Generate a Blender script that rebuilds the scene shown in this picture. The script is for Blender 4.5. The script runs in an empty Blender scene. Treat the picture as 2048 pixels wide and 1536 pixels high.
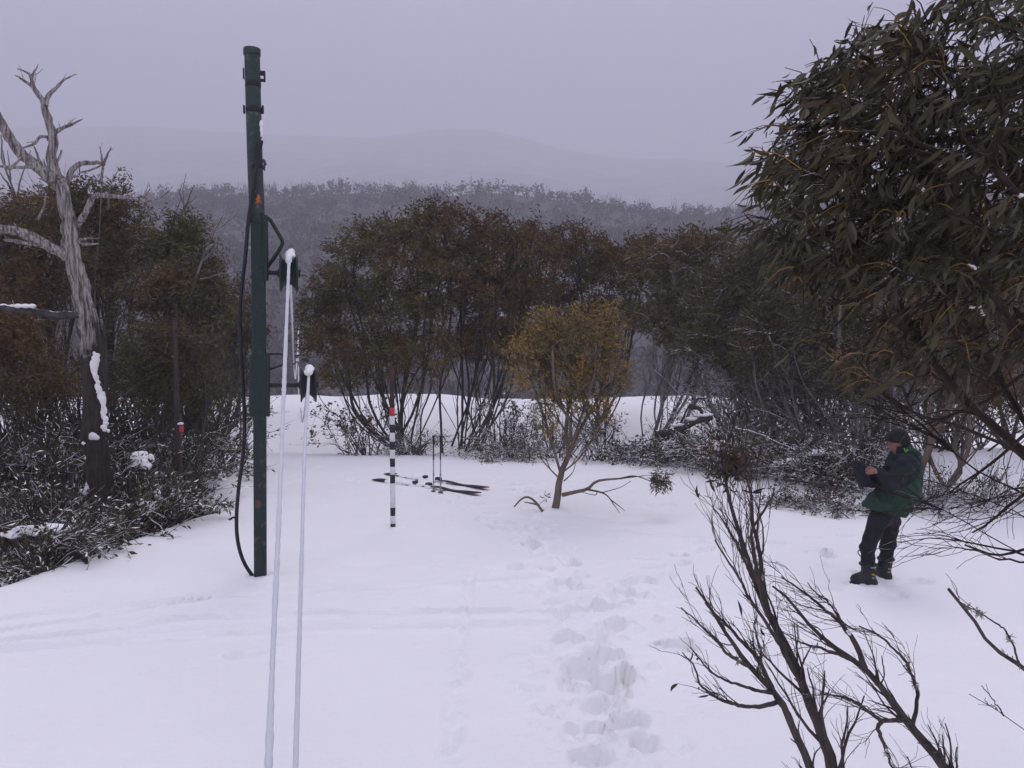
import bpy, math, random
import numpy as np
from mathutils import Vector, Matrix

rng = np.random.default_rng(11)
random.seed(11)
scene = bpy.context.scene
COL = scene.collection

# ------------------------------------------------------------------ camera
F = 1700.0                      # focal length in pixels of a 2048 wide frame
CAMZ = 2.7
PITCH = math.radians(-3.0)
cam_d = bpy.data.cameras.new('camera')
cam_d.sensor_width = 36.0
cam_d.lens = 36.0 * F / 2048.0
cam_d.clip_start = 0.05
cam_d.clip_end = 9000
cam = bpy.data.objects.new('camera', cam_d)
cam.location = (0, 0, CAMZ)
cam.rotation_euler = (math.radians(90) + PITCH, 0, 0)
COL.objects.link(cam)
scene.camera = cam

# ------------------------------------------------------------------ sky (overcast) and sun
SUN_EL, SUN_AZ = math.radians(58), math.radians(12)      # azimuth measured from +Y towards +X
world = bpy.data.worlds.new('World')
scene.world = world
world.use_nodes = True
wn, wl = world.node_tree.nodes, world.node_tree.links
wn.clear()
out = wn.new('ShaderNodeOutputWorld')
bg = wn.new('ShaderNodeBackground')
bg.inputs['Strength'].default_value = 0.1
sky = wn.new('ShaderNodeTexSky')
sky.sky_type = 'NISHITA'
sky.sun_disc = False
sky.sun_elevation = SUN_EL
sky.sun_rotation = SUN_AZ
sky.air_density = 1.0
sky.dust_density = 4.0
# overcast cloud deck, brighter towards the zenith
tc = wn.new('ShaderNodeTexCoord')
sep = wn.new('ShaderNodeSeparateXYZ')
wl.new(tc.outputs['Generated'], sep.inputs[0])
mx = wn.new('ShaderNodeMath'); mx.operation = 'MAXIMUM'; mx.inputs[1].default_value = 0.0
wl.new(sep.outputs['Z'], mx.inputs[0])
sq = wn.new('ShaderNodeMath'); sq.operation = 'POWER'; sq.inputs[1].default_value = 1.7
wl.new(mx.outputs[0], sq.inputs[0])
ma = wn.new('ShaderNodeMath'); ma.operation = 'MULTIPLY_ADD'
ma.inputs[1].default_value = 1.7; ma.inputs[2].default_value = 1.0
wl.new(sq.outputs[0], ma.inputs[0])
cn = wn.new('ShaderNodeTexNoise'); cn.inputs['Scale'].default_value = 2.2; cn.inputs['Detail'].default_value = 3
cmap = wn.new('ShaderNodeMapping'); cmap.inputs['Scale'].default_value = (1, 1, 3.0)
wl.new(tc.outputs['Generated'], cmap.inputs[0]); wl.new(cmap.outputs[0], cn.inputs[0])
cr = wn.new('ShaderNodeMapRange'); cr.inputs[3].default_value = 0.86; cr.inputs[4].default_value = 1.14
wl.new(cn.outputs[0], cr.inputs[0])
mm = wn.new('ShaderNodeMath'); mm.operation = 'MULTIPLY'
wl.new(ma.outputs[0], mm.inputs[0]); wl.new(cr.outputs[0], mm.inputs[1])
vm = wn.new('ShaderNodeVectorMath'); vm.operation = 'SCALE'
vm.inputs[0].default_value = (4.74, 4.70, 6.40)
wl.new(mm.outputs[0], vm.inputs['Scale'])
mixw = wn.new('ShaderNodeMixRGB'); mixw.inputs[0].default_value = 0.95
wl.new(sky.outputs[0], mixw.inputs[1]); wl.new(vm.outputs[0], mixw.inputs[2])
wl.new(mixw.outputs[0], bg.inputs['Color'])
wl.new(bg.outputs[0], out.inputs['Surface'])

sun_d = bpy.data.lights.new('sun', 'SUN')
sun_d.energy = 0.95
sun_d.angle = math.radians(30)
sun_d.color = (1.0, 0.95, 0.88)
sun = bpy.data.objects.new('sun', sun_d)
sd = Vector((math.sin(SUN_AZ) * math.cos(SUN_EL), math.cos(SUN_AZ) * math.cos(SUN_EL), math.sin(SUN_EL)))
sun.rotation_euler = sd.to_track_quat('Z', 'Y').to_euler()
sun.location = (0, 0, 40)
COL.objects.link(sun)

scene.view_settings.view_transform = 'Standard'
scene.view_settings.look = 'None'
scene.view_settings.gamma = 1.0
scene.view_settings.use_curve_mapping = False
scene.view_settings.exposure = 0.0
scene.cycles.max_bounces = 5
scene.cycles.diffuse_bounces = 3
scene.cycles.glossy_bounces = 1
scene.cycles.volume_bounces = 1
scene.cycles.use_denoising = True


# ================================================================== helpers
def at(px, py, d):
    """pixel of the 2048 x 1536 photograph -> point at forward distance d"""
    cx, cy = (np.asarray(px, float) - 1024) / F, (768 - np.asarray(py, float)) / F
    c, s = math.cos(PITCH), math.sin(PITCH)
    dx, dy, dz = cx, c - s * cy, s + c * cy
    t = np.asarray(d, float) / dy
    return np.stack(np.broadcast_arrays(dx * t, dy * t, CAMZ + dz * t), -1)


_T = np.random.default_rng(5).random((256, 256))


def vnoise(x, y):
    xi, yi = np.floor(x).astype(int), np.floor(y).astype(int)
    fx, fy = x - xi, y - yi
    fx, fy = fx * fx * (3 - 2 * fx), fy * fy * (3 - 2 * fy)
    a, b = _T[xi & 255, yi & 255], _T[(xi + 1) & 255, yi & 255]
    c, d = _T[xi & 255, (yi + 1) & 255], _T[(xi + 1) & 255, (yi + 1) & 255]
    return (a + (b - a) * fx) * (1 - fy) + (c + (d - c) * fx) * fy - 0.5


def fbm(x, y, o=4):
    s = 0
    for k in range(o):
        s = s + vnoise(x * 2 ** k + 17.3 * k, y * 2 ** k + 5.1 * k) / 2 ** k
    return s


def sstep(a, b, x):
    t = np.clip((x - a) / (b - a), 0, 1)
    return t * t * (3 - 2 * t)


def norm(v):
    v = np.asarray(v, float)
    return v / np.maximum(np.linalg.norm(v, axis=-1, keepdims=True), 1e-9)


class MB:
    """collects vertices and faces, builds ONE mesh object"""

    def __init__(self):
        self.v, self.q, self.t, self.n = [], [], [], 0

    def add(self, v, quads=None, tris=None):
        v = np.asarray(v, float).reshape(-1, 3)
        if quads is not None and len(quads):
            self.q.append(np.asarray(quads, int).reshape(-1, 4) + self.n)
        if tris is not None and len(tris):
            self.t.append(np.asarray(tris, int).reshape(-1, 3) + self.n)
        self.v.append(v)
        self.n += len(v)
        return self

    def mesh(self, name, org=(0, 0, 0), smooth=True):
        v = np.concatenate(self.v) - np.asarray(org, float)
        q = np.concatenate(self.q) if self.q else np.zeros((0, 4), int)
        t = np.concatenate(self.t) if self.t else np.zeros((0, 3), int)
        me = bpy.data.meshes.new(name)
        me.vertices.add(len(v))
        me.vertices.foreach_set('co', v.astype(np.float32).ravel())
        loops = np.concatenate([q.ravel(), t.ravel()]).astype(np.int32)
        me.loops.add(len(loops))
        me.loops.foreach_set('vertex_index', loops)
        me.polygons.add(len(q) + len(t))
        st = np.concatenate([np.arange(len(q)) * 4, len(q) * 4 + np.arange(len(t)) * 3]).astype(np.int32)
        me.polygons.foreach_set('loop_start', st)
        me.polygons.foreach_set('use_smooth', np.full(len(q) + len(t), smooth))
        me.update(calc_edges=True)
        return me

    def build(self, name, mat, parent=None, smooth=True, kind=None, org=None):
        if org is None:
            org = (0, 0, 0)
            p = parent
            while p is not None:
                org = np.asarray(org) + np.array(p.location)
                p = p.parent
        me = self.mesh(name, org, smooth)
        me.materials.append(mat)
        o = bpy.data.objects.new(name, me)
        COL.objects.link(o)
        if parent is not None:
            o.parent = parent
        if kind:
            o['kind'] = kind
        return o


def tag(o, label, cat, group=None):
    o['label'] = label
    o['category'] = cat
    if group:
        o['group'] = group
    return o


def thing(name, label, cat, loc=(0, 0, 0), group=None):
    o = bpy.data.objects.new(name, None)
    o.empty_display_size = 0.1
    o.location = [float(c) for c in loc]
    COL.objects.link(o)
    return tag(o, label, cat, group)


def tubes(mb, P, R, sides=5, cap=False):
    """P (B,K,3) centre lines, R (B,K) radii"""
    P = np.asarray(P, float)
    R = np.asarray(R, float)
    if P.ndim == 2:
        P, R = P[None], R[None]
    B, K, _ = P.shape
    T = norm(np.gradient(P, axis=1))
    mean = norm(P[:, -1] - P[:, 0])
    ref = np.where(np.abs(mean[:, 2:3]) < 0.8, np.array([[0, 0, 1.0]]), np.array([[1.0, 0.2, 0]]))
    ref = ref[:, None, :]
    N = norm(ref - (ref * T).sum(-1, keepdims=True) * T)
    Bn = np.cross(T, N)
    a = np.arange(sides) * 2 * math.pi / sides
    V = (P[:, :, None, :] + R[:, :, None, None] * (np.cos(a)[None, None, :, None] * N[:, :, None, :]
                                                     + np.sin(a)[None, None, :, None] * Bn[:, :, None, :]))
    idx = np.arange(B * K * sides).reshape(B, K, sides)
    q = np.stack([idx[:, :-1, :], np.roll(idx, -1, 2)[:, :-1, :], np.roll(idx, -1, 2)[:, 1:, :], idx[:, 1:, :]], -1)
    base = mb.n
    mb.add(V.reshape(-1, 3), quads=q.reshape(-1, 4))
    if cap:
        for b in range(B):
            for k, flip in ((0, True), (K - 1, False)):
                c = mb.n
                mb.add(P[b, k][None])
                ring = base + idx[b, k]
                nx = np.roll(ring, -1)
                tr = np.stack([np.full(sides, c), ring, nx], -1)
                if flip:
                    tr = tr[:, ::-1]
                mb.t.append(tr)
    return mb


def resample(P, K, R=None):
    P = np.asarray(P, float)
    s = np.concatenate([[0], np.cumsum(np.linalg.norm(np.diff(P, axis=0), axis=1))])
    u = np.linspace(0, s[-1], K)
    Q = np.stack([np.interp(u, s, P[:, k]) for k in range(3)], -1)
    if R is None:
        return Q
    return Q, np.interp(u, s, np.asarray(R, float))


def smooth_line(P, K=24):
    """Catmull-Rom through control points"""
    P = np.asarray(P, float)
    if len(P) < 3:
        return resample(P, K)
    E = np.vstack([2 * P[0] - P[1], P, 2 * P[-1] - P[-2]])
    o = []
    for i in range(1, len(E) - 2):
        t = np.linspace(0, 1, 12, endpoint=False)[:, None]
        a, b, c, d = E[i - 1], E[i], E[i + 1], E[i + 2]
        o.append(0.5 * ((2 * b) + (-a + c) * t + (2 * a - 5 * b + 4 * c - d) * t ** 2 + (-a + 3 * b - 3 * c + d) * t ** 3))
    o.append(P[-1:])
    return resample(np.vstack(o), K)


def knot(q, amp):
    """crooked, gnarled line"""
    w = np.cumsum(rng.normal(0, 1, q.shape), 0)
    w -= np.linspace(0, 1, len(q))[:, None] * w[-1]
    return q + w * amp


def box(mb, c, s, rotz=0.0, bev=0.0):
    """bevelled box by centre and full size"""
    sx, sy, sz = [k / 2 for k in s]
    b = min(bev, sx * .9, sy * .9, sz * .9)
    if b <= 0:
        v = np.array([[x, y, z] for z in (-sz, sz) for x, y in ((-sx, -sy), (sx, -sy), (sx, sy), (-sx, sy))])
        q = [[0, 3, 2, 1], [4, 5, 6, 7]] + [[i, (i + 1) % 4, (i + 1) % 4 + 4, i + 4] for i in range(4)]
    else:
        prof = []
        for x, y in ((-1, -1), (1, -1), (1, 1), (-1, 1)):
            if x * y > 0:
                prof += [(x * sx, y * (sy - b)), (x * (sx - b), y * sy)]
            else:
                prof += [(x * (sx - b), y * sy), (x * sx, y * (sy - b))]
        prof = np.array(prof)
        ins = prof - np.sign(prof) * b * 0.7
        rings = [(ins, -sz), (prof, -sz + b), (prof, sz - b), (ins, sz)]
        v = np.vstack([np.c_[r, np.full(8, z)] for r, z in rings])
        q = []
        for k in range(3):
            q += [[k * 8 + i, k * 8 + (i + 1) % 8, k * 8 + 8 + (i + 1) % 8, k * 8 + 8 + i] for i in range(8)]
        for o, fl in ((0, 1), (24, 0)):
            f = [[o, o + 1, o + 2, o + 7], [o + 7, o + 2, o + 3, o + 6], [o + 6, o + 3, o + 4, o + 5]]
            q += [x[::-1] for x in f] if fl else f
    ca, sa = math.cos(rotz), math.sin(rotz)
    v = np.c_[v[:, 0] * ca - v[:, 1] * sa, v[:, 0] * sa + v[:, 1] * ca, v[:, 2]] + np.asarray(c, float)
    mb.add(v, quads=q)
    return mb


def surface_nets(f, lo, hi, h):
    lo, hi = np.asarray(lo, float), np.asarray(hi, float)
    n = np.ceil((hi - lo) / h).astype(int) + 1
    ax = [lo[k] + h * np.arange(n[k]) for k in range(3)]
    G = np.stack(np.meshgrid(*ax, indexing='ij'), -1)
    v = f(G.reshape(-1, 3)).reshape(n)
    S = v < 0
    c = np.array(n) - 1
    acc = np.zeros((*c, 3)); cnt = np.zeros(c)
    sl = lambda o: tuple(slice(o[k], o[k] + c[k]) for k in range(3))
    for a in range(3):
        for p in range(2):
            for q in range(2):
                o = [0, 0, 0]; o[(a + 1) % 3] = p; o[(a + 2) % 3] = q
                e = list(o); e[a] += 1
                v0, v1 = v[sl(o)], v[sl(e)]
                m = (v0 < 0) != (v1 < 0)
                t = np.where(m, v0 / np.where(m, v0 - v1, 1), 0)
                P = np.zeros((*c, 3)); P += np.array(o); P[..., a] += t
                acc += P * m[..., None]; cnt += m
    act = cnt > 0
    ids = -np.ones(c, int); ids[act] = np.arange(act.sum())
    I = np.stack(np.nonzero(act), -1)
    verts = lo + h * (I + acc[act] / cnt[act][:, None])
    quads = []
    for a in range(3):
        b, d = (a + 1) % 3, (a + 2) % 3
        s0 = [slice(1, -1)] * 3; s1 = [slice(1, -1)] * 3
        s0[a] = slice(0, -1); s1[a] = slice(1, None)
        m = S[tuple(s0)] != S[tuple(s1)]
        E = np.stack(np.nonzero(m), -1)
        if not len(E):
            continue
        off = np.ones(3, int); off[a] = 0
        E = E + off
        ins = S[tuple(E.T)]
        cs = []
        for p, q in ((-1, -1), (0, -1), (0, 0), (-1, 0)):
            C = E.copy(); C[:, b] += p; C[:, d] += q
            cs.append(ids[tuple(C.T)])
        Q = np.stack(cs, -1)
        Q[~ins] = Q[~ins][:, ::-1]
        quads.append(Q)
    return verts, np.concatenate(quads)


def cap_sdf(P, a, b, ra, rb):
    a, b = np.asarray(a, float), np.asarray(b, float)
    d = b - a
    t = np.clip(((P - a) @ d) / max(d @ d, 1e-9), 0, 1)
    return np.linalg.norm(P - a - t[:, None] * d, axis=1) - (ra + (rb - ra) * t)


def ell_sdf(P, c, r):
    r = np.asarray(r, float)
    k = np.linalg.norm((P - np.asarray(c, float)) / r, axis=1)
    return (k - 1) * r.min()


def smin(a, b, k):
    h = np.clip(0.5 + 0.5 * (b - a) / k, 0, 1)
    return b + (a - b) * h - k * h * (1 - h)


# ================================================================== materials
def newmat(name):
    m = bpy.data.materials.new(name)
    m.use_nodes = True
    nt = m.node_tree
    b = nt.nodes['Principled BSDF']
    return m, nt, b


def ramp(nt, stops):
    r = nt.nodes.new('ShaderNodeValToRGB')
    e = r.color_ramp.elements
    while len(e) < len(stops):
        e.new(0.5)
    for k, (p, c) in enumerate(stops):
        e[k].position = p
        e[k].color = (*c, 1)
    return r


def noise(nt, scale, detail=4, rough=0.55, vec=None, mapping=None):
    n = nt.nodes.new('ShaderNodeTexNoise')
    n.inputs['Scale'].default_value = scale
    n.inputs['Detail'].default_value = detail
    n.inputs['Roughness'].default_value = rough
    if vec is None:
        tcn = nt.nodes.new('ShaderNodeNewGeometry')
        vec = tcn.outputs['Position']
    if mapping:
        mp = nt.nodes.new('ShaderNodeMapping')
        mp.inputs['Scale'].default_value = mapping
        nt.links.new(vec, mp.inputs[0])
        vec = mp.outputs[0]
    nt.links.new(vec, n.inputs['Vector'])
    return n


def bump(nt, b, src, strength, dist):
    bn = nt.nodes.new('ShaderNodeBump')
    bn.inputs['Strength'].default_value = strength
    bn.inputs['Distance'].default_value = dist
    nt.links.new(src, bn.inputs['Height'])
    nt.links.new(bn.outputs[0], b.inputs['Normal'])
    return bn


SNOWC = (0.865, 0.855, 0.815)


def snow_mix(nt, col_out, amount, scale=9.0):
    """snow lying on the upward faces of a piece"""
    g = nt.nodes.new('ShaderNodeNewGeometry')
    s = nt.nodes.new('ShaderNodeSeparateXYZ')
    nt.links.new(g.outputs['Normal'], s.inputs[0])
    n = noise(nt, scale, 3)
    a = nt.nodes.new('ShaderNodeMath'); a.operation = 'MULTIPLY_ADD'
    a.inputs[1].default_value = 1.6
    nt.links.new(n.outputs[0], a.inputs[0])
    nt.links.new(s.outputs['Z'], a.inputs[2])
    mr = nt.nodes.new('ShaderNodeMapRange')
    mr.inputs[1].default_value = 2.0 - amount
    mr.inputs[2].default_value = 2.1 - amount
    nt.links.new(a.outputs[0], mr.inputs[0])
    mix = nt.nodes.new('ShaderNodeMixRGB')
    nt.links.new(mr.outputs[0], mix.inputs[0])
    nt.links.new(col_out, mix.inputs[1])
    mix.inputs[2].default_value = (*SNOWC, 1)
    return mix.outputs[0]


def bark(name, c0, c1, snow=0.0, sscale=9.0, scale=8.0, stretch=(1, 1, 0.25), rough=0.85, bmp=0.4):
    m, nt, b = newmat(name)
    n = noise(nt, scale, 5, 0.6, mapping=stretch)
    r = ramp(nt, [(0.3, c0), (0.7, c1)])
    nt.links.new(n.outputs[0], r.inputs[0])
    o = r.outputs[0]
    if snow > 0:
        o = snow_mix(nt, o, snow, sscale)
    nt.links.new(o, b.inputs['Base Color'])
    b.inputs['Roughness'].default_value = rough
    b.inputs['Specular IOR Level'].default_value = 0.2
    bump(nt, b, n.outputs[0], bmp, 0.01)
    return m


def leafmat(name, cols, alt=None, snow=0.0, rough=0.65, scale=0.9, spec=0.12):
    """cols: colours picked per leaf; alt: colours of other clumps"""
    m, nt, b = newmat(name)
    g = nt.nodes.new('ShaderNodeNewGeometry')
    r = ramp(nt, [(k / max(1, len(cols) - 1), c) for k, c in enumerate(cols)])
    nt.links.new(g.outputs['Random Per Island'], r.inputs[0])
    o = r.outputs[0]
    if alt:
        r2 = ramp(nt, [(k / max(1, len(alt) - 1), c) for k, c in enumerate(alt)])
        nt.links.new(g.outputs['Random Per Island'], r2.inputs[0])
        n = noise(nt, scale, 2)
        mr = nt.nodes.new('ShaderNodeMapRange')
        mr.inputs[1].default_value = 0.42; mr.inputs[2].default_value = 0.58
        nt.links.new(n.outputs[0], mr.inputs[0])
        mix = nt.nodes.new('ShaderNodeMixRGB')
        nt.links.new(mr.outputs[0], mix.inputs[0])
        nt.links.new(o, mix.inputs[1]); nt.links.new(r2.outputs[0], mix.inputs[2])
        o = mix.outputs[0]
    if snow > 0:
        o = snow_mix(nt, o, snow, 3.6 if snow > .3 else 9.0)
    nt.links.new(o, b.inputs['Base Color'])
    b.inputs['Roughness'].default_value = rough
    b.inputs['Specular IOR Level'].default_value = spec
    return m


def paint(name, col, rough=0.5, metal=0.0, wear=None, wscale=14, wpos=0.62, bmp=0.0, col2=None):
    m, nt, b = newmat(name)
    n = noise(nt, wscale, 6, 0.65)
    c2 = col2 or tuple(c * 0.7 for c in col)
    st = [(0.35, c2), (0.55, col)]
    if wear:
        st += [(wpos, col), (wpos + 0.05, wear)]
    r = ramp(nt, st)
    nt.links.new(n.outputs[0], r.inputs[0])
    nt.links.new(r.outputs[0], b.inputs['Base Color'])
    b.inputs['Roughness'].default_value = rough
    b.inputs['Metallic'].default_value = metal
    b.inputs['Specular IOR Level'].default_value = 0.3
    if bmp:
        bump(nt, b, n.outputs[0], bmp, 0.005)
    return m


def snowmat(name='snow', b1=0.5, tint=SNOWC):
    m, nt, b = newmat(name)
    n1 = noise(nt, 14, 5, 0.6)
    n2 = noise(nt, 90, 3, 0.7)
    ad = nt.nodes.new('ShaderNodeMath'); ad.operation = 'MULTIPLY_ADD'; ad.inputs[1].default_value = 0.25
    nt.links.new(n2.outputs[0], ad.inputs[0]); nt.links.new(n1.outputs[0], ad.inputs[2])
    nc = noise(nt, 0.8, 4)
    r = ramp(nt, [(0.3, tuple(c * 0.965 for c in tint)), (0.7, tint)])
    nt.links.new(nc.outputs[0], r.inputs[0])
    nt.links.new(r.outputs[0], b.inputs['Base Color'])
    b.inputs['Roughness'].default_value = 0.65
    b.inputs['Specular IOR Level'].default_value = 0.15
    bump(nt, b, ad.outputs[0], b1, 0.02)
    return m


M = {}
M['snow'] = snowmat('snow', 0.42)
M['clump'] = snowmat('snow_clump', 0.6)
M['bark_dark'] = bark('bark_dark', (0.03, 0.026, 0.025), (0.085, 0.072, 0.066), snow=0.20)
M['bark_bare'] = bark('bark_bare', (0.030, 0.023, 0.021), (0.10, 0.080, 0.070), snow=0.16, scale=25)
M['bark_grey'] = bark('bark_grey', (0.07, 0.065, 0.06), (0.24, 0.22, 0.205), snow=0.62, sscale=3.0)
M['bark_tan'] = bark('bark_tan', (0.085, 0.062, 0.047), (0.20, 0.148, 0.112), snow=0.12)
def deadwood():
    m, nt, b = newmat('bark_dead')
    n = noise(nt, 30, 6, 0.7, mapping=(1, 1, 0.07))
    n2 = noise(nt, 3.2, 4, 0.6, mapping=(1, 1, 0.5))
    r = ramp(nt, [(0.34, (0.04, 0.034, 0.03)), (0.47, (0.17, 0.148, 0.132)), (0.60, (0.40, 0.355, 0.325))])
    nt.links.new(n.outputs[0], r.inputs[0])
    rb = ramp(nt, [(0.3, (0.022, 0.018, 0.016)), (0.7, (0.07, 0.056, 0.048))])
    nt.links.new(n.outputs[0], rb.inputs[0])
    g = nt.nodes.new('ShaderNodeNewGeometry'); sp = nt.nodes.new('ShaderNodeSeparateXYZ')
    nt.links.new(g.outputs['Position'], sp.inputs[0])
    ad = nt.nodes.new('ShaderNodeMath'); ad.operation = 'MULTIPLY_ADD'; ad.inputs[1].default_value = 2.6
    nt.links.new(n2.outputs[0], ad.inputs[0]); nt.links.new(sp.outputs['Z'], ad.inputs[2])
    mr = nt.nodes.new('ShaderNodeMapRange'); mr.inputs[1].default_value = 4.05; mr.inputs[2].default_value = 4.35
    nt.links.new(ad.outputs[0], mr.inputs[0])
    mix = nt.nodes.new('ShaderNodeMixRGB')
    nt.links.new(mr.outputs[0], mix.inputs[0]); nt.links.new(rb.outputs[0], mix.inputs[1]); nt.links.new(r.outputs[0], mix.inputs[2])
    nt.links.new(mix.outputs[0], b.inputs['Base Color'])
    b.inputs['Roughness'].default_value = 0.9; b.inputs['Specular IOR Level'].default_value = 0.15
    bump(nt, b, n.outputs[0], 1.0, 0.02)
    return m


M['bark_dead'] = deadwood()
M['bark_deadfar'] = bark('bark_dead_far', (0.09, 0.08, 0.075), (0.22, 0.2, 0.19), snow=0.35)
M['bark_red'] = bark('bark_red', (0.016, 0.011, 0.009), (0.048, 0.030, 0.024), snow=0.12, scale=20)
M['twig_gold'] = bark('twig_gold', (0.16, 0.085, 0.02), (0.30, 0.17, 0.05), snow=0.0, scale=20)
M['brush'] = bark('brush', (0.028, 0.024, 0.022), (0.08, 0.066, 0.058), snow=0.60, sscale=2.3, scale=12)
M['lichen'] = bark('lichen', (0.22, 0.2, 0.15), (0.4, 0.38, 0.3), snow=0.3, scale=40, stretch=(1, 1, 1))
OL, OL2 = (0.112, 0.092, 0.034), (0.056, 0.047, 0.019)
BR, BR2 = (0.145, 0.084, 0.030), (0.070, 0.042, 0.017)
M['leaf_mid'] = leafmat('leaf_mid', [BR2, BR, (0.15, 0.10, 0.04)], [OL2, OL, (0.13, 0.108, 0.042)], snow=0.0)
M['leaf_brown'] = leafmat('leaf_brown', [BR2, BR, (0.15, 0.088, 0.036)], [BR2, (0.105, 0.074, 0.03), OL], snow=0.0)
M['leaf_olive'] = leafmat('leaf_olive', [OL2, OL, (0.075, 0.066, 0.036)], [OL2, (0.06, 0.046, 0.026), BR], snow=0.06)
M['leaf_gold'] = leafmat('leaf_gold', [(0.13, 0.090, 0.030), (0.26, 0.165, 0.048), (0.40, 0.245, 0.075)], [(0.08, 0.068, 0.028), (0.17, 0.135, 0.05), (0.25, 0.175, 0.058)], snow=0.0, scale=2.2)
M['leaf_near'] = leafmat('leaf_near', [(0.024, 0.024, 0.011), (0.046, 0.044, 0.020), (0.082, 0.074, 0.038)], [(0.040, 0.026, 0.013), (0.062, 0.046, 0.021), (0.072, 0.054, 0.027)], rough=0.55, scale=2.0, spec=0.2)
M['leaf_shrub'] = leafmat('leaf_shrub', [(0.034, 0.036, 0.02), (0.075, 0.074, 0.042), (0.055, 0.044, 0.028)], snow=0.50)
M['leaf_bare'] = leafmat('leaf_bare', [(0.028, 0.022, 0.019), (0.06, 0.045, 0.035)], snow=0.1)
M['leaf_rust'] = leafmat('leaf_rust', [(0.06, 0.032, 0.02), (0.13, 0.07, 0.04), (0.05, 0.04, 0.025)])


# ================================================================== ground
_py = np.arange(-80, 140, 0.1)
_prof = np.interp(_py, [-80, -5, 0, 6, 17.5, 19.6, 21, 23.5, 25, 27, 29, 31, 33, 36, 45, 80, 140],
                  [0.6, .35, 0.15, 0, 0, 0.02, -.2, -.47, -.42, -.08, .25, .42, .45, .2, -2, -14, -30])
_k = np.exp(-0.5 * (np.arange(-20, 21) / 6.0) ** 2); _k /= _k.sum()
_prof = np.convolve(np.pad(_prof, 20, mode='edge'), _k, 'valid')


def H0(x, y):
    x, y = np.broadcast_arrays(np.asarray(x, float), np.asarray(y, float))
    shift = 0.03 * x * sstep(14, 20, y)
    p = np.interp(y + shift, _py, _prof)
    # to the right the hollow fills in
    fill = sstep(2.0, 5.5, x) * sstep(17, 20, y) * (1 - sstep(27, 31, y))
    p = p + fill * 0.22
    # bank falling to the gully on the left
    ex = np.interp(y, [-10, 4, 9.3, 11, 12.6, 13.5, 14.6, 15.8, 18, 22, 30], [-9, -7.0, -5.5, -5.15, -4.8, -4.5, -4.75, -5.3, -6.3, -7.2, -9.5])
    ex = ex + 0.22 * vnoise(y * 0.9, 3.3 + 0 * y)
    dd = ex - x
    near = 1 - sstep(16, 21, y)
    p = p + near * (-0.62 * sstep(-0.15, 1.1, dd) + 0.45 * sstep(1.2, 3.5, dd) - 0.06 * np.exp(-(dd + 0.7) ** 2 / 0.3) * 0)
    p = p + 0.55 * vnoise(x * 0.21 + 3.7, y * 0.05) * sstep(26, 31, y) + 0.16 * vnoise(x * 0.7, y * 0.3) * sstep(24, 30, y)
    p = p + 0.10 * fbm(x * 0.22, y * 0.22, 3) * sstep(2, 7, y) + 0.02 * fbm(x * 1.3, y * 1.3, 3) + 0.016 * fbm(x * 3.1 + 9, y * 4.3, 3) * sstep(-.15, .3, fbm(x * .5 + 40, y * .5, 2))
    return p


def gpt(px, py):
    """where the line of sight through a pixel meets the snow"""
    d = np.arange(2.5, 60, 0.02)
    p = at(px, py, d)
    below = p[:, 2] < H0(p[:, 0], p[:, 1])
    i = np.argmax(below) if below.any() else len(d) - 1
    return p[i]


def on(px, d):
    """ground point in the column of a pixel at distance d"""
    x = (px - 1024) / F * d / math.cos(PITCH)
    return np.array([x, d, float(H0(x, d))])


def axis(parts):
    return np.unique(np.round(np.concatenate(parts), 4))


xs = axis([np.arange(-6.6, 6.61, 0.037), np.linspace(6.6, 14, 50), np.linspace(-14, -6.6, 50), 14 * 1.16 ** np.arange(0, 21), -14 * 1.16 ** np.arange(0, 21)])
ys = axis([np.linspace(-70, -4, 12), np.linspace(-4, 3.6, 24), np.arange(3.6, 16.2, 0.039), np.arange(16.2, 36, 0.16), np.linspace(36, 130, 30)])
GX, GY = np.meshgrid(xs, ys, indexing='ij')
GZ = H0(GX, GY)


def win(x, y, r):
    i0, i1 = np.searchsorted(xs, [x - r, x + r])
    j0, j1 = np.searchsorted(ys, [y - r, y + r])
    return slice(i0, i1), slice(j0, j1)


def dent(x, y, lx, ly, depth, ang=0.0, rim=0.35, rag=0.35):
    w = win(x, y, 2.6 * max(lx, ly))
    X, Y = GX[w] - x, GY[w] - y
    c, s = math.cos(ang), math.sin(ang)
    u, v = (X * c + Y * s) / lx, (-X * s + Y * c) / ly
    r = np.sqrt(u * u + v * v) * (1 + rag * fbm(GX[w] * 7, GY[w] * 7, 3))
    hole = 1 - sstep(0.74, 1.03, r)
    lip = np.exp(-((r - 1.22) / 0.22) ** 2)
    GZ[w] += -depth * hole * (1 + 0.3 * fbm(GX[w] * 14, GY[w] * 14, 2)) + depth * rim * lip * np.clip(0.5 + 1.6 * vnoise(GX[w] * 6, GY[w] * 6), 0, 1.3)


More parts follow.
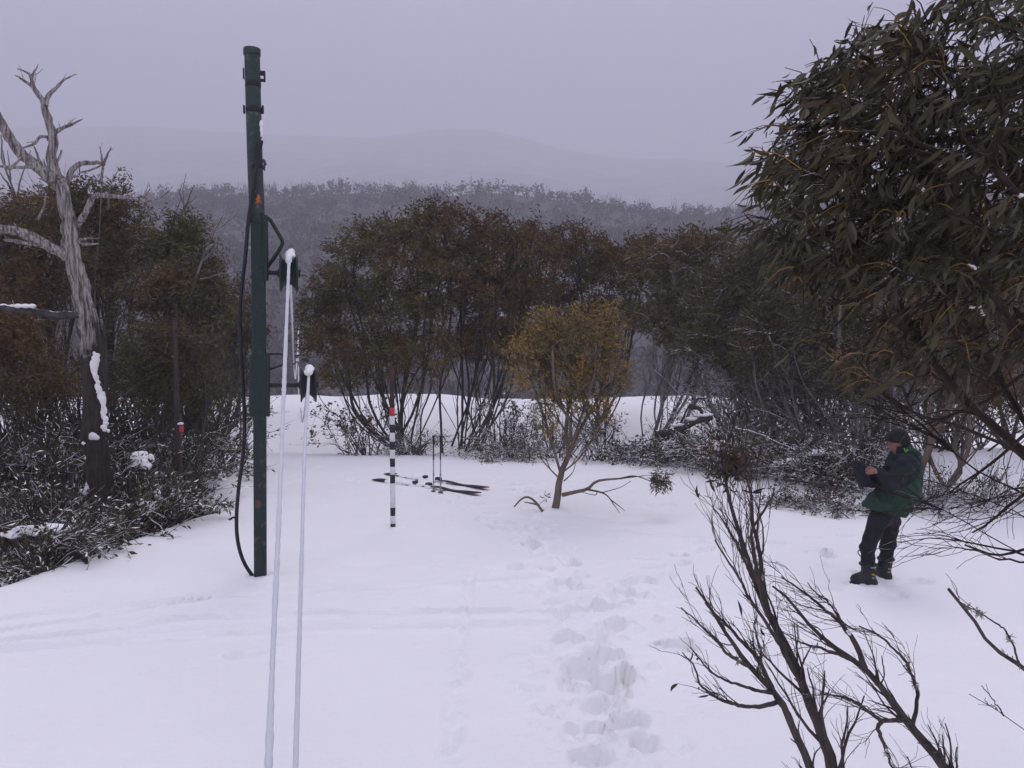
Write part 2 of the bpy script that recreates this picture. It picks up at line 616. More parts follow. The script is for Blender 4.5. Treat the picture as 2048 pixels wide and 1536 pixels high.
# footprints and dents, read off the photograph
FEET = [(1060, 1090, .11, .17, .10, .2), (1145, 1128, .10, .16, .09, .3), (1030, 1135, .08, .12, .05, 0), (1020, 1062, .09, .14, .06, 0), (960, 1040, .09, .13, .05, 0), (1085, 1075, .22, .07, .05, -.4),
        (1126, 1168, .09, .13, .09, 0), (1200, 1210, .22, .13, .14, .35), (1250, 1185, .09, .15, .12, -.1), (1252, 1205, .08, .10, .06, -.1), (1290, 1160, .12, .16, .06, .1), (1150, 1218, .10, .12, .08, .5),
        (1110, 1205, .10, .14, .06, 0), (1230, 1250, .10, .22, .08, 0), (1140, 1280, .14, .16, .09, .1), (1205, 1315, .16, .16, .10, .3), (1160, 1345, .14, .20, .10, 0), (1210, 1370, .22, .20, .15, -.2),
        (1250, 1350, .07, .14, .12, .1), (1195, 1460, .08, .10, .09, .2), (1255, 1450, .13, .18, .14, -.5), (1190, 1420, .10, .12, .06, 0), (1290, 1490, .1, .12, .07, 0), (1185, 1520, .14, .12, .08, 0), (1350, 1295, .19, .09, .13, .25),
        (1375, 1300, .09, .08, .08, 0), (1365, 1110, .09, .13, .10, .1), (1290, 1118, .2, .07, .05, .2), (1390, 1075, .1, .1, .05, 0), (1640, 1102, .17, .07, .07, 0), (1655, 1180, .20, .05, .06, 0), (1625, 1075, .12, .06, .04, 0), (1820, 1098, .16, .06, .05, 0),
        (1690, 1072, .12, .05, .04, 0), (1840, 1165, .14, .08, .05, 0), (1790, 1190, .13, .08, .05, 0), (1130, 965, .2, .1, .05, 0), (1060, 968, .2, .1, .05, 0), (1180, 975, .2, .1, .05, .1), (1320, 1010, .3, .12, .05, 0), (1230, 975, .25, .1, .04, 0), (860, 930, .2, .08, .04, 0),
        (300, 935, .2, .1, .05, 0), (700, 960, .2, .1, .04, 0), (560, 950, .3, .12, .04, 0), (640, 935, .22, .1, .05, 0), (600, 965, .25, .1, .04, 0), (490, 1310, .16, .07, .04, .1), (450, 1270, .2, .06, .03, .1), (200, 1232, .1, .05, .03, .1)]
for (px, py, lx, ly, dp, an) in FEET:
    g = gpt(px, py)
    dent(g[0], g[1], lx, ly, dp * 1.45, an)
for pl_ in ([(1235, 1235), (1150, 1160), (1070, 1090), (990, 1045), (915, 1000), (860, 960)], [(1225, 1230), (1300, 1150), (1400, 1092), (1560, 1088), (1660, 1120), (1735, 1170)], [(1215, 1525), (1200, 1400), (1210, 1300), (1230, 1220)], [(1180, 1530), (1165, 1380), (1170, 1260), (1120, 1180)], [(1075, 1092), (1080, 1030), (1050, 985), (980, 962)]):
    Q_ = np.array([gpt(*p)[:2] for p in pl_]); L_ = np.linalg.norm(np.diff(Q_, axis=0), axis=1).sum()
    Q_ = resample(np.c_[Q_, np.zeros(len(Q_))], max(3, int(L_ / .36)))[:, :2]
    for k_ in range(1, len(Q_)):
        t_ = Q_[k_] - Q_[k_ - 1]; t_ = t_ / np.linalg.norm(t_); sd_ = np.array([-t_[1], t_[0]]) * (.12 if k_ % 2 else -.12)
        c_ = Q_[k_] + sd_ + rng.normal(0, .04, 2)
        dent(c_[0], c_[1], rng.uniform(.13, .17), rng.uniform(.07, .1), rng.uniform(.035, .085), math.atan2(t_[1], t_[0]) + rng.normal(0, .25), .45, .3)
# trampled snow along the path towards the camera
for k in range(230):
    t = rng.random()
    px = np.interp(t, [0, .3, .55, 1], [1100, 1210, 1190, 1230]) + rng.normal(0, 75)
    py = np.interp(t, [0, .3, .55, 1], [1120, 1210, 1330, 1530]) + rng.normal(0, 16)
    g = gpt(px, py)
    s = rng.uniform(0.03, 0.085)
    dent(g[0], g[1], s, s * rng.uniform(0.7, 1.6), rng.uniform(-0.03, 0.045), rng.uniform(0, 3), 0.5)
# loose clods
for k in range(520):
    if k < 330:
        t = rng.random()
        px = np.interp(t, [0, .3, .55, 1], [1060, 1200, 1190, 1230]) + rng.normal(0, 130)
        py = np.interp(t, [0, .3, .55, 1], [1060, 1210, 1330, 1520]) + rng.normal(0, 40)
    elif k < 420:
        t = rng.random(); px = 940 - 40 * t + rng.normal(0, 9); py = 1150 + 386 * t
    else:
        px, py = rng.uniform(0, 900), rng.normal(1240, 45)
    g = gpt(px, min(py, 1535))
    s = rng.uniform(0.022, 0.05)
    dent(g[0], g[1], s, s * rng.uniform(0.8, 1.4), -rng.uniform(0.006, 0.026), rng.uniform(0, 3), 0.2)


def groove(pl, w, depth, wob=0.0, brk=0.0):
    P = np.array([gpt(*p)[:2] for p in pl])
    L = resample(np.c_[P, np.zeros(len(P))], 140)[:, :2]
    x0, x1 = np.searchsorted(xs, [L[:, 0].min() - .5, L[:, 0].max() + .5])
    y0, y1 = np.searchsorted(ys, [L[:, 1].min() - .5, L[:, 1].max() + .5])
    X, Y = GX[x0:x1, y0:y1], GY[x0:x1, y0:y1]
    D = np.full(X.shape, 9.0)
    for a, b in zip(L[:-1:4], L[4::4]):
        d = b - a
        t = np.clip(((X - a[0]) * d[0] + (Y - a[1]) * d[1]) / (d @ d), 0, 1)
        D = np.minimum(D, np.hypot(X - a[0] - t * d[0], Y - a[1] - t * d[1]))
    D = D + wob * vnoise(X * 5, Y * 5)
    m = np.clip(0.75 + brk * vnoise(X * 1.6, Y * 1.6) * 2, 0, 1.2)
    GZ[x0:x1, y0:y1] += m * (-depth * (1 - sstep(w * .55, w, D)) + 0.3 * depth * np.exp(-((D - w * 1.3) / (w * .4)) ** 2))


for px_, py_, r_, h_ in ((520, 1153, .26, .03), (785, 1056, .16, .02), (1112, 1022, .3, .05), (1735, 1178, .2, .06), (1772, 1162, .18, .05)):
    g = gpt(px_, py_); dent(g[0], g[1], r_, r_ * .9, -h_, 0, 0)
groove([(0, 1287), (160, 1268), (340, 1242), (620, 1228), (900, 1226), (1180, 1226), (1420, 1196)], .07, .075, .03, .8)
groove([(0, 1262), (120, 1246), (260, 1220), (420, 1198)], .05, .065, .02, .7)
groove([(0, 1238), (220, 1212), (420, 1192), (760, 1178), (1080, 1150)], .06, .05, .04, .9)
groove([(0, 1302), (300, 1278), (620, 1256), (1000, 1250), (1300, 1232), (1440, 1222)], .09, .05, .05, 1.0)
groove([(940, 1145), (936, 1230), (915, 1310), (905, 1400), (900, 1535)], .05, .022, .04, 1.1)

_D = GZ - H0(GX, GY)
GZ = H0(GX, GY) + np.where(_D < 0, -0.2 * np.tanh(-_D / 0.2), 0.07 * np.tanh(_D / 0.07))
idx = np.arange(GX.size).reshape(GX.shape)
gm = MB().add(np.stack([GX, GY, GZ], -1), quads=np.stack([idx[:-1, :-1], idx[1:, :-1], idx[1:, 1:], idx[:-1, 1:]], -1))
ground = gm.build('snow_ground', M['snow'])
ground['kind'] = 'structure'

# ------------------------------------------------------------------ far hills
def hill(name, yr, y0, z0, prof, off, back, mat, nx, ny, wide):
    px, py = np.array(prof, float).T
    P = at(px, py, yr)
    X = np.linspace(-wide, wide, nx); S = np.linspace(0, 1.25, ny)

    def Z(x, y):
        s = (y - y0) / (yr - y0)
        zr = np.interp(x, P[:, 0], P[:, 2]) - off
        z = z0 + (zr - z0) * np.clip(s, 0, 1) ** 1.05 - np.clip(s - 1, 0, 1) * back
        return z + 0.014 * yr * fbm(x / yr * 9, y / yr * 9, 4) * sstep(0, 0.3, s) * (1 - 0.5 * sstep(.8, 1, s))
    Xg, Sg = np.meshgrid(X, S, indexing='ij')
    Yg = y0 + Sg * (yr - y0)
    ii = np.arange(Xg.size).reshape(Xg.shape)
    o = MB().add(np.stack([Xg, Yg, Z(Xg, Yg)], -1), quads=np.stack([ii[:-1, :-1], ii[1:, :-1], ii[1:, 1:], ii[:-1, 1:]], -1)).build(name, mat)
    o['kind'] = 'structure'
    return Z


mh, nt, b = newmat('hill_floor')
n = noise(nt, 0.05, 6, 0.65)
r = ramp(nt, [(0.48, (0.05, 0.043, 0.04)), (0.60, (0.08, 0.072, 0.07)), (0.72, (0.34, 0.34, 0.35))])
nt.links.new(n.outputs[0], r.inputs[0]); nt.links.new(r.outputs[0], b.inputs['Base Color'])
b.inputs['Roughness'].default_value = 0.9
M['hill'] = mh
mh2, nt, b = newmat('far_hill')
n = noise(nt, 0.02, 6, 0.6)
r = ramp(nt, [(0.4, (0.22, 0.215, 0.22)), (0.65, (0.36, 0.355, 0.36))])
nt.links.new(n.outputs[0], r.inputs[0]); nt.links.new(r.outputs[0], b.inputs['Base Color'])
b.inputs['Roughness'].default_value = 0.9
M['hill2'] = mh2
RY = 450.0
hz = hill('wooded_hill', RY, 85, -30, [(-900, 440), (-300, 410), (0, 398), (280, 384), (450, 370), (600, 372), (760, 369), (900, 377), (1000, 373), (1100, 381), (1200, 388), (1300, 402), (1400, 409), (1520, 404), (1700, 390), (2100, 380), (3000, 400)], 5.5, 120, M['hill'], 150, 110, 520)
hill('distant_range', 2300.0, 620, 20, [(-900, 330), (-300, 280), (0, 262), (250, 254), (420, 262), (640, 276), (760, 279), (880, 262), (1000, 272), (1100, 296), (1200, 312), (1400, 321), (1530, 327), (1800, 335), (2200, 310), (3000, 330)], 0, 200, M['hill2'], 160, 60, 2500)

# trees of the far hillside: too many and too small to count
fm = MB(); sm = MB()
NT = 8200
ty = 95 + (RY + 12 - 95) * rng.random(NT) ** 0.75
tx = rng.uniform(-0.75, 0.72, NT) * ty
cl = fbm(tx / 34, ty / 34, 3)
keep = cl > -0.22
tx, ty = tx[keep], ty[keep]
tz = hz(tx, ty)
th = rng.uniform(4.0, 8.0, len(tx)) * (1 + .7 * vnoise(tx / 22, ty / 22)); tr = rng.uniform(1.5, 3.1, len(tx))
NQ = 24
d = norm(rng.normal(size=(len(tx), NQ, 3)))
rad = rng.random((len(tx), NQ, 1)) ** 0.4
c = np.stack([tx, ty, tz + th * 0.66], -1)[:, None, :] + d * rad * np.stack([tr, tr, th * 0.34], -1)[:, None, :]
a = norm(rng.normal(size=c.shape)) * rng.uniform(0.35, 0.8, (len(tx), NQ, 1))
bb = norm(np.cross(a, rng.normal(size=c.shape))) * rng.uniform(0.25, 0.6, (len(tx), NQ, 1))
V = np.stack([c - a, c - bb, c + a, c + bb], 2).reshape(-1, 3)
fm.add(V, quads=np.arange(len(V)).reshape(-1, 4))
K = 3
sel = rng.random(len(tx)) < 0.4
b0 = np.stack([tx, ty, tz], -1)[sel]
nb = len(b0)
for k in range(2):
    e = b0 + np.stack([rng.normal(0, 1.3, nb), rng.normal(0, 1.3, nb), th[sel] * rng.uniform(0.8, 1.25, nb)], -1)
    mdp = (b0 + e) / 2 + rng.normal(0, 0.4, (nb, 3))
    tubes(sm, np.stack([b0, mdp, e], 1), np.repeat(np.array([[0.12, 0.08, 0.03]]), nb, 0), 3)
# bare crowns standing on the ridge line
nr = 420
rx = rng.uniform(-330, 330, nr); ry = RY + rng.normal(-6, 8, nr)
dense = vnoise(rx / 26, ry * 0 + 4) > -0.15
rx, ry = rx[dense], ry[dense]
b0 = np.stack([rx, ry, hz(rx, ry)], -1); nb = len(b0)
for k in range(5):
    e = b0 + np.stack([rng.normal(0, 1.6, nb), rng.normal(0, 1.2, nb), rng.uniform(4, 9.5, nb)], -1)
    s0 = b0 + (e - b0) * 0.25 * np.array([0.2, .2, 1])
    tubes(sm, np.stack([b0 if k == 0 else s0, (s0 + e) / 2 + rng.normal(0, .5, (nb, 3)), e], 1), np.repeat(np.array([[0.10, 0.06, 0.02]]), nb, 0), 3)
M['far_leaf'] = leafmat('far_leaf', [(0.03, 0.026, 0.023), (0.045, 0.038, 0.033), (0.058, 0.05, 0.044)], [(0.03, 0.026, 0.023), (0.055, 0.048, 0.043), (0.08, 0.072, 0.068)], scale=0.03, rough=0.8)
M['far_trunk'] = bark('far_trunk', (0.055, 0.05, 0.049), (0.12, 0.112, 0.11), scale=0.6, bmp=0)
fo = fm.build('hillside_forest', M['far_leaf'], kind='stuff')
tag(fo, 'hazy grey brown forest covering the far hillside', 'forest')
fo2 = sm.build('hillside_dead_trunks', M['far_trunk'], kind='stuff')
tag(fo2, 'pale bare trunks standing among the forest on the far hillside', 'dead trees')


# ================================================================== tree tools
def grow(stems, targets, seg=0.2, wob=0.05, bend=0.35, ang=0.7, rg=None):
    rg = rg or rng
    cap = 400 + int(len(targets) * 14)
    P = np.zeros((cap, 3)); T = np.zeros((cap, 3)); par = np.full(cap, -1); n = 0
    chains = []
    for s in stems:
        L = np.linalg.norm(np.diff(s, axis=0), axis=1).sum()
        q = resample(s, max(4, int(L / seg)))
        if n + len(q) + 50 > cap:
            P = np.vstack([P, np.zeros((cap, 3))]); T = np.vstack([T, np.zeros((cap, 3))]); par = np.r_[par, np.full(cap, -1)]; cap *= 2
        P[n:n + len(q)] = q; T[n:n + len(q)] = norm(np.gradient(q, axis=0))
        par[n + 1:n + len(q)] = np.arange(n, n + len(q) - 1)
        chains.append(np.arange(n, n + len(q)))
        n += len(q)
    ns = len(chains)
    allS = np.concatenate([P[c] for c in chains])
    dmin = np.array([np.min(np.linalg.norm(allS - t, axis=1)) for t in targets])
    tips = []
    first = {}
    startok = np.ones(cap * 2, bool)
    for c in chains:
        startok[c[:max(1, len(c) // 4)]] = False
    for ti in np.argsort(dmin):
        t = targets[ti]
        dv = t - P[:n]
        L = np.linalg.norm(dv, axis=1) + 1e-6
        ca = (dv * T[:n]).sum(1) / L
        cost = L * (1 + ang * (1 - ca)) + np.where(startok[:n], 0, 1.2)
        i = int(np.argmin(cost))
        m = int(np.clip(L[i] / seg, 2, 10))
        if n + m + 2 > cap:
            P = np.vstack([P, np.zeros((cap, 3))]); T = np.vstack([T, np.zeros((cap, 3))]); par = np.r_[par, np.full(cap, -1)]; cap *= 2
            startok = np.r_[startok, np.ones(cap, bool)]
        u = np.linspace(0, 1, m + 1)[1:, None]
        p1 = P[i] + T[i] * L[i] * bend
        q = (1 - u) ** 2 * P[i] + 2 * u * (1 - u) * p1 + u ** 2 * t
        q = q + rg.normal(0, wob * min(1, L[i]), q.shape) * np.sin(u * math.pi * 0.9)
        P[n:n + m] = q
        T[n:n + m] = norm(np.gradient(np.vstack([P[i][None], q]), axis=0)[1:])
        par[n] = i; par[n + 1:n + m] = np.arange(n, n + m - 1)
        chains.append(np.r_[i, np.arange(n, n + m)])
        n += m
        tips.append(n - 1)
    cnt = np.zeros(n); cnt[tips] = 1
    for c in chains[:ns]:
        cnt[c[-1]] += 1
    for k in range(n - 1, -1, -1):
        if par[k] >= 0:
            cnt[par[k]] += cnt[k]
    return P[:n], T[:n], chains, ns, cnt, np.array(tips)


def chain_tubes(mb, P, chains, rad, sides, Kmin=4, Kmax=14, root=False):
    by = {}
    for c in chains:
        r = rad[c].copy()
        if not root:
            r[0] = min(r[0], r[1] * 1.25)
        K = int(np.clip(len(c), Kmin, Kmax))
        q, rr = resample(P[c], K, r)
        by.setdefault(K, []).append((q, rr))
    for K, L in by.items():
        tubes(mb, np.array([a for a, _ in L]), np.array([b for _, b in L]), sides)


def leaf_quads(mb, pos, dirs, length, width):
    """diamond leaves, bent along the midrib"""
    n = len(pos)
    d = norm(dirs)
    s = norm(np.cross(d, rng.normal(size=(n, 3))))
    nn = np.cross(d, s)
    L = np.asarray(length).reshape(-1, 1) * np.ones((n, 1)); W = np.asarray(width).reshape(-1, 1) * np.ones((n, 1))
    m = pos + d * L * 0.45
    V = np.stack([pos, m + s * W / 2 + nn * W * .12, pos + d * L - nn * L * 0.1, m - s * W / 2 + nn * W * .12], 1)
    mb.add(V.reshape(-1, 3), quads=np.arange(4 * n).reshape(n, 4))


def ball(n, shell=0.5, up=0.0):
    d = norm(rng.normal(size=(n, 3)))
    d[:, 2] = np.where((d[:, 2] < 0) & (rng.random(n) < up), -d[:, 2], d[:, 2])
    return d * rng.random((n, 1)) ** shell


def px_ell(e, d, rd=None):
    cx, cy, rx, ry = e
    return at(cx, cy, d), np.array([rx * d / F, rd if rd else (rx + ry) / 2 * d / F, ry * d / F])


def sprout(stems, levels, rate, length, ang, bias, rmul=.55, K=9, wig=.02, minr=.0011, shrink=.6, tmin=.2):
    """side twigs leaving at narrow angles; stems: list of (points, radii)"""
    outl = []
    cur = stems
    for lv in range(levels):
        nxt = []
        for P_, R_ in cur:
            L = np.linalg.norm(np.diff(P_, axis=0), axis=1).sum()
            for k in range(rng.poisson(rate * L) + (1 if lv == 0 else 0)):
                t = rng.uniform(tmin, .97); j = min(int(t * (len(P_) - 1)), len(P_) - 2)
                p0 = P_[j] + (P_[j + 1] - P_[j]) * (t * (len(P_) - 1) - j)
                d = norm(P_[j + 1] - P_[j])
                pr = norm(np.cross(d, rng.normal(size=3)))
                dr = norm(d + pr * math.tan(rng.uniform(*ang)) + np.array(bias) * .4)
                l = length * (shrink ** lv) * rng.uniform(.4, 1.15) * (1.15 - .5 * t)
                q = [p0]; step = l / (K - 1)
                kink = pr * .5
                for s in range(K - 1):
                    dr = norm(dr + rng.normal(0, .16, 3) + np.array(bias) * .09 + d * .05)
                    q.append(q[-1] + dr * step)
                r0 = max(min(R_[j] * rmul, R_[j] * .9), minr)
                nxt.append((np.array(q), np.linspace(r0, max(minr * .7, r0 * .3), K)))
        outl += nxt
        cur = nxt
    return outl


def snow_gum(label, basepx, d, ells, rd=None, ntar=210, nleaf=70, lmul=1.2, leaf='leaf_mid', barkm='bark_dark', stems_per=1.4, r0=0.0070, rexp=0.47,
             ll=(0.10, 0.165), lw=0.040, sig=0.19, spread=0.55, name='snow_gum', hang=0.6, wind=(-0.35, 0, 0), group=None, base=None, cat='tree', stem_sides=7, ntwig=4):
    base = on(basepx, d) if base is None else np.asarray(base, float)
    t = thing(name, label, cat, base, group)
    E = [px_ell(e, d + rng.normal(0, 0.35), rd) for e in ells]
    area = np.array([e[1][0] * e[1][2] for e in E]); pa = area / area.sum()
    stems = []
    for (c, r), p in zip(E, pa):
        for k in range(max(1, int(round(1.5 * stems_per * (0.6 + p * len(E) * 0.6))))):
            st = base + np.array([*rng.normal(0, spread * 0.5, 2), -0.08])
            st[2] = H0(st[0], st[1]) - 0.1
            en = c + rng.uniform(-0.55, 0.55, 3) * r - np.array([0, 0, 0.25 * r[2]])
            h = en - st
            p1 = st + np.array([h[0] * 0.50 + rng.normal(0, .16), h[1] * 0.45 + rng.normal(0, .1), h[2] * 0.30])
            p2 = st + np.array([h[0] * 0.80 + rng.normal(0, .2), h[1] * 0.75 + rng.normal(0, .1), h[2] * 0.66])
            q = smooth_line([st, p1, p2, en], 22)
            q += np.cumsum(rng.normal(0, 0.026, q.shape), 0) * np.linspace(0.2, 1, 22)[:, None]
            stems.append(q)
    tar = []
    for (c, r), p in zip(E, pa):
        tar.append(c + ball(max(8, int(ntar * p)), 0.42, 0.35) * r)
    tar = np.vstack(tar)
    P, T, chains, ns, cnt, tips = grow(stems, tar)
    rad = r0 * np.maximum(cnt, 1) ** rexp
    for c in chains[:ns]:
        mb = MB()
        rr = rad.copy()
        rr[c[0]] *= 1.3
        chain_tubes(mb, P, [c], rr, stem_sides, 10, 22, root=True)
        mb.build('stem', M[barkm], t)
    mb = MB()
    chain_tubes(mb, P, chains[ns:], rad, 4, 3, 7)
    hgt = float(np.mean([c[2] for c, _ in E])) - base[2]
    tws = sprout([(P[c], rad[c]) for c in chains[:ns]], 2, 26.0 / max(len(stems), 8), hgt * .36, (.12, .5), (0, 0, .7), K=6, minr=r0 * .45, tmin=.18)
    tubes(mb, np.array([a for a, _ in tws]), np.array([b for _, b in tws]), 3)
    # twigs and leaves at every tip
    tp = np.repeat(P[tips], ntwig, 0); tt = np.repeat(T[tips], ntwig, 0)
    tw = tp + (norm(tt) * 0.12 + rng.normal(0, 1, tp.shape) * sig * 0.9) + np.array(wind) * 0.1
    md = (tp + tw) / 2 + tt * 0.05
    tubes(mb, np.stack([tp, md, tw], 1), np.repeat(np.array([[r0 * 0.8, r0 * 0.6, r0 * 0.3]]), len(tp), 0), 3)
    mb.build('branches', M[barkm], t, kind='stuff')
    lf = MB()
    nlf = int(len(tips) * nleaf * lmul * np.clip(20.0 / d, .8, 1.6))
    it = rng.integers(0, len(tw), nlf)
    ax = norm(tw[it] - tp[it] + np.array([0, 0, .10]))
    pos = tp[it] + ax * rng.uniform(-.12, 2.1, (nlf, 1)) * sig + rng.normal(0, 1, (nlf, 3)) * sig * np.array([.42, .42, .34])
    dr = ax * .55 + np.array([0, 0, -hang * .55]) + np.array(wind) + rng.normal(0, .42, pos.shape)
    ksz = float(np.clip(d / 22.0, .62, 1.15))
    ll, lw = (ll[0] * ksz, ll[1] * ksz), lw * ksz
    leaf_quads(lf, pos, dr, rng.uniform(*ll, len(pos)), lw * rng.uniform(.75, 1.25, len(pos)))
    lf.build('crown', M[leaf], t, smooth=False, kind='stuff')
    return t


# ================================================================== trees of the middle distance
GC = 'snow gums in a clump behind the skis'
snow_gum('many stemmed brown snow gum directly behind the black and white striped pole', 800, 23.0, [(690, 600, 85, 58), (655, 690, 55, 55), (750, 525, 95, 75), (835, 482, 100, 55), (800, 625, 110, 70), (880, 570, 75, 75), (740, 715, 100, 45), (640, 640, 45, 55), (830, 710, 95, 45), (670, 755, 60, 30)], ntar=400, nleaf=56, leaf='leaf_mid', group=GC, stems_per=2.0)
snow_gum('tall brown snow gum with crooked dark trunks behind the ski poles', 930, 24.0, [(930, 478, 105, 58), (1010, 520, 85, 70), (960, 605, 95, 65), (1045, 610, 60, 65), (935, 690, 90, 45), (1020, 690, 70, 45), (1065, 530, 60, 55), (880, 440, 50, 28)], ntar=300, nleaf=58, leaf='leaf_brown', group=GC, stems_per=1.6)
snow_gum('brown snow gum crown rising just behind the small golden tree', 1200, 26.0, [(1105, 492, 95, 50), (1175, 545, 105, 68), (1255, 545, 75, 65), (1135, 615, 100, 58), (1235, 640, 70, 50), (1090, 690, 80, 40), (1060, 600, 60, 60), (1290, 520, 55, 50)], ntar=290, nleaf=58, leaf='leaf_brown', group=GC, stems_per=1.2)
snow_gum('snow gum with slim pale trunks just right of the small golden tree', 1318, 24.5, [(1330, 545, 85, 62), (1400, 502, 85, 45), (1385, 600, 105, 58), (1450, 560, 65, 68), (1320, 640, 70, 45), (1400, 680, 85, 45)], ntar=300, nleaf=54, leaf='leaf_mid', barkm='bark_grey', stems_per=1.2)
GT = 'grey stemmed snow gums of the thicket on the right'
snow_gum('olive snow gum with grey leaning stems, leftmost of the thicket on the right', 1530, 20.5, [(1440, 690, 95, 50), (1470, 610, 85, 70), (1530, 545, 75, 65), (1500, 740, 80, 40)], ntar=230, nleaf=46, leaf='leaf_olive', barkm='bark_grey', stems_per=2.2, group=GT)
snow_gum('olive snow gum with many grey stems in the middle of the right thicket', 1635, 19.0, [(1550, 515, 65, 50), (1600, 625, 95, 80), (1530, 690, 80, 60)], ntar=190, nleaf=50, leaf='leaf_olive', barkm='bark_grey', stems_per=2.4, group=GT)
snow_gum('dark grey stemmed snow gum of the thicket just left of the person', 1725, 18.0, [(1660, 590, 110, 90), (1740, 690, 100, 85), (1680, 740, 75, 50)], ntar=210, nleaf=50, leaf='leaf_olive', barkm='bark_grey', stems_per=2.2, group=GT)
snow_gum('brown leaved snow gum with two tan trunks behind the person', 1885, 14.6, [(1860, 690, 100, 90), (1940, 640, 105, 95), (1990, 770, 85, 70)], ntar=190, nleaf=60, leaf='leaf_brown', barkm='bark_tan', stems_per=0.8, spread=0.5)
snow_gum('dark brown snow gum at the right edge behind the tan trunks', 2030, 19.5, [(1965, 520, 140, 110), (1850, 560, 110, 90), (2080, 650, 100, 100)], ntar=200, nleaf=55, leaf='leaf_brown', stems_per=1.2)
snow_gum('red brown snow gum at the left edge behind the dead grey tree', 50, 17.0, [(50, 475, 100, 85), (20, 600, 90, 90), (105, 560, 85, 90), (-70, 520, 90, 110)], ntar=270, nleaf=46, leaf='leaf_brown', stems_per=1.3)
snow_gum('dark snow gum whose crown peeks out right of the dead grey tree', 190, 20.0, [(205, 435, 80, 75), (220, 540, 90, 85), (145, 425, 55, 55)], ntar=200, nleaf=50, leaf='leaf_mid', stems_per=1.4)
snow_gum('olive brown snow gum between the dead grey tree and the green post', 345, 19.0, [(335, 490, 75, 58), (385, 535, 65, 75), (330, 610, 105, 75), (405, 635, 70, 80)], ntar=260, nleaf=46, leaf='leaf_mid', stems_per=1.3)
snow_gum('loose dark snow gum standing behind the hanging black cable', 465, 27.0, [(455, 640, 60, 85), (490, 690, 45, 75), (430, 720, 60, 65)], ntar=170, nleaf=52, leaf='leaf_olive', stems_per=1.6)
snow_gum('bushy olive sapling with snow flecked leaves around the left marker post', 345, 14.8, [(325, 715, 75, 52), (400, 725, 45, 58), (290, 775, 60, 45), (395, 800, 55, 35)], ntar=140, nleaf=42, leaf='leaf_olive', stems_per=1.1, name='snow_gum_sapling', r0=0.004, group=None)
snow_gum('rust tinged bushy sapling at the left edge below the lichen covered limb', 10, 13.4, [(25, 700, 75, 90), (70, 770, 70, 50), (-60, 720, 60, 80)], ntar=150, nleaf=44, leaf='leaf_brown', stems_per=1.0, name='snow_gum_sapling', r0=0.004)


# ================================================================== small golden tree with a low side branch
def lance(nst=5, curve=0.12, sick=0.1, fold=0.06, wid=0.2):
    """lanceolate leaf along +X, unit length, as two rows of faces"""
    s = np.linspace(0, 1, nst)
    w = wid * 0.5 * np.sin(np.pi * np.clip(s, 0, 1) ** 0.75) ** 0.9
    w[0] = 0.012; w[-1] = 0.004
    z = -curve * s ** 2
    yb = sick * np.sin(np.pi * s) * 0.6 + sick * s
    mid = np.stack([s, yb, z], -1)
    l = mid + np.stack([0 * s, w, w * fold * 6], -1)
    r = mid + np.stack([0 * s, -w, w * fold * 6], -1)
    V = np.concatenate([l, mid, r])
    q = []
    for k in range(nst - 1):
        q += [[k, nst + k, nst + k + 1, k + 1], [nst + k, 2 * nst + k, 2 * nst + k + 1, nst + k + 1]]
    return V, np.array(q)


LEAFV = [lance(6, c, s, 0.05, w) for c, s, w in ((.10, .10, .20), (.22, -.08, .18), (.05, .16, .22), (.30, .05, .19), (.15, -.16, .21), (.18, .0, .24))]
LEAFME = {}


def frames(d, tilt):
    """rotation columns (dir, side, normal)"""
    d = norm(d)
    s = norm(np.cross(d, np.array([0.05, 0.02, 1.0])) + 1e-6)
    nn = np.cross(s, d) * -1
    c, sn = np.cos(tilt)[:, None], np.sin(tilt)[:, None]
    s2 = s * c + nn * sn
    return np.stack([d, s2, np.cross(d, s2)], -1)


def place_leaves(parent, pos, dirs, size, mat, n_single, score, name='leaf', tilt=1.0, rest='foliage'):
    """the leaves that show largest become parts of their own, the rest one mesh"""
    R = frames(dirs, rng.normal(0, tilt, len(pos)))
    var = rng.integers(0, len(LEAFV), len(pos))
    order = np.argsort(score)
    single = order[:n_single]
    org = np.array(parent.location)
    for i in single:
        key = (mat, var[i])
        if key not in LEAFME:
            LEAFME[key] = MB().add(*LEAFV[var[i]]).mesh('leaf')
            LEAFME[key].materials.append(M[mat])
        o = bpy.data.objects.new(name, LEAFME[key])
        COL.objects.link(o)
        o.parent = parent
        m = Matrix.Identity(4)
        for a in range(3):
            for bq in range(3):
                m[a][bq] = R[i, a, bq] * size[i]
            m[a][3] = pos[i, a] - org[a]
        o.matrix_basis = m
    others = order[n_single:]
    if len(others):
        mb = MB()
        for v in range(len(LEAFV)):
            s = others[var[others] == v]
            if not len(s):
                continue
            V, q = LEAFV[v]
            W = np.einsum('nab,kb->nka', R[s], V) * size[s][:, None, None] + pos[s][:, None, :]
            Q = q[None] + (np.arange(len(s)) * len(V))[:, None, None]
            mb.add(W.reshape(-1, 3), quads=Q.reshape(-1, 4))
        mb.build(rest, M[mat], parent, kind='stuff')


def pxline(pts, K=16):
    return smooth_line(np.array([at(*p) for p in pts]), K)


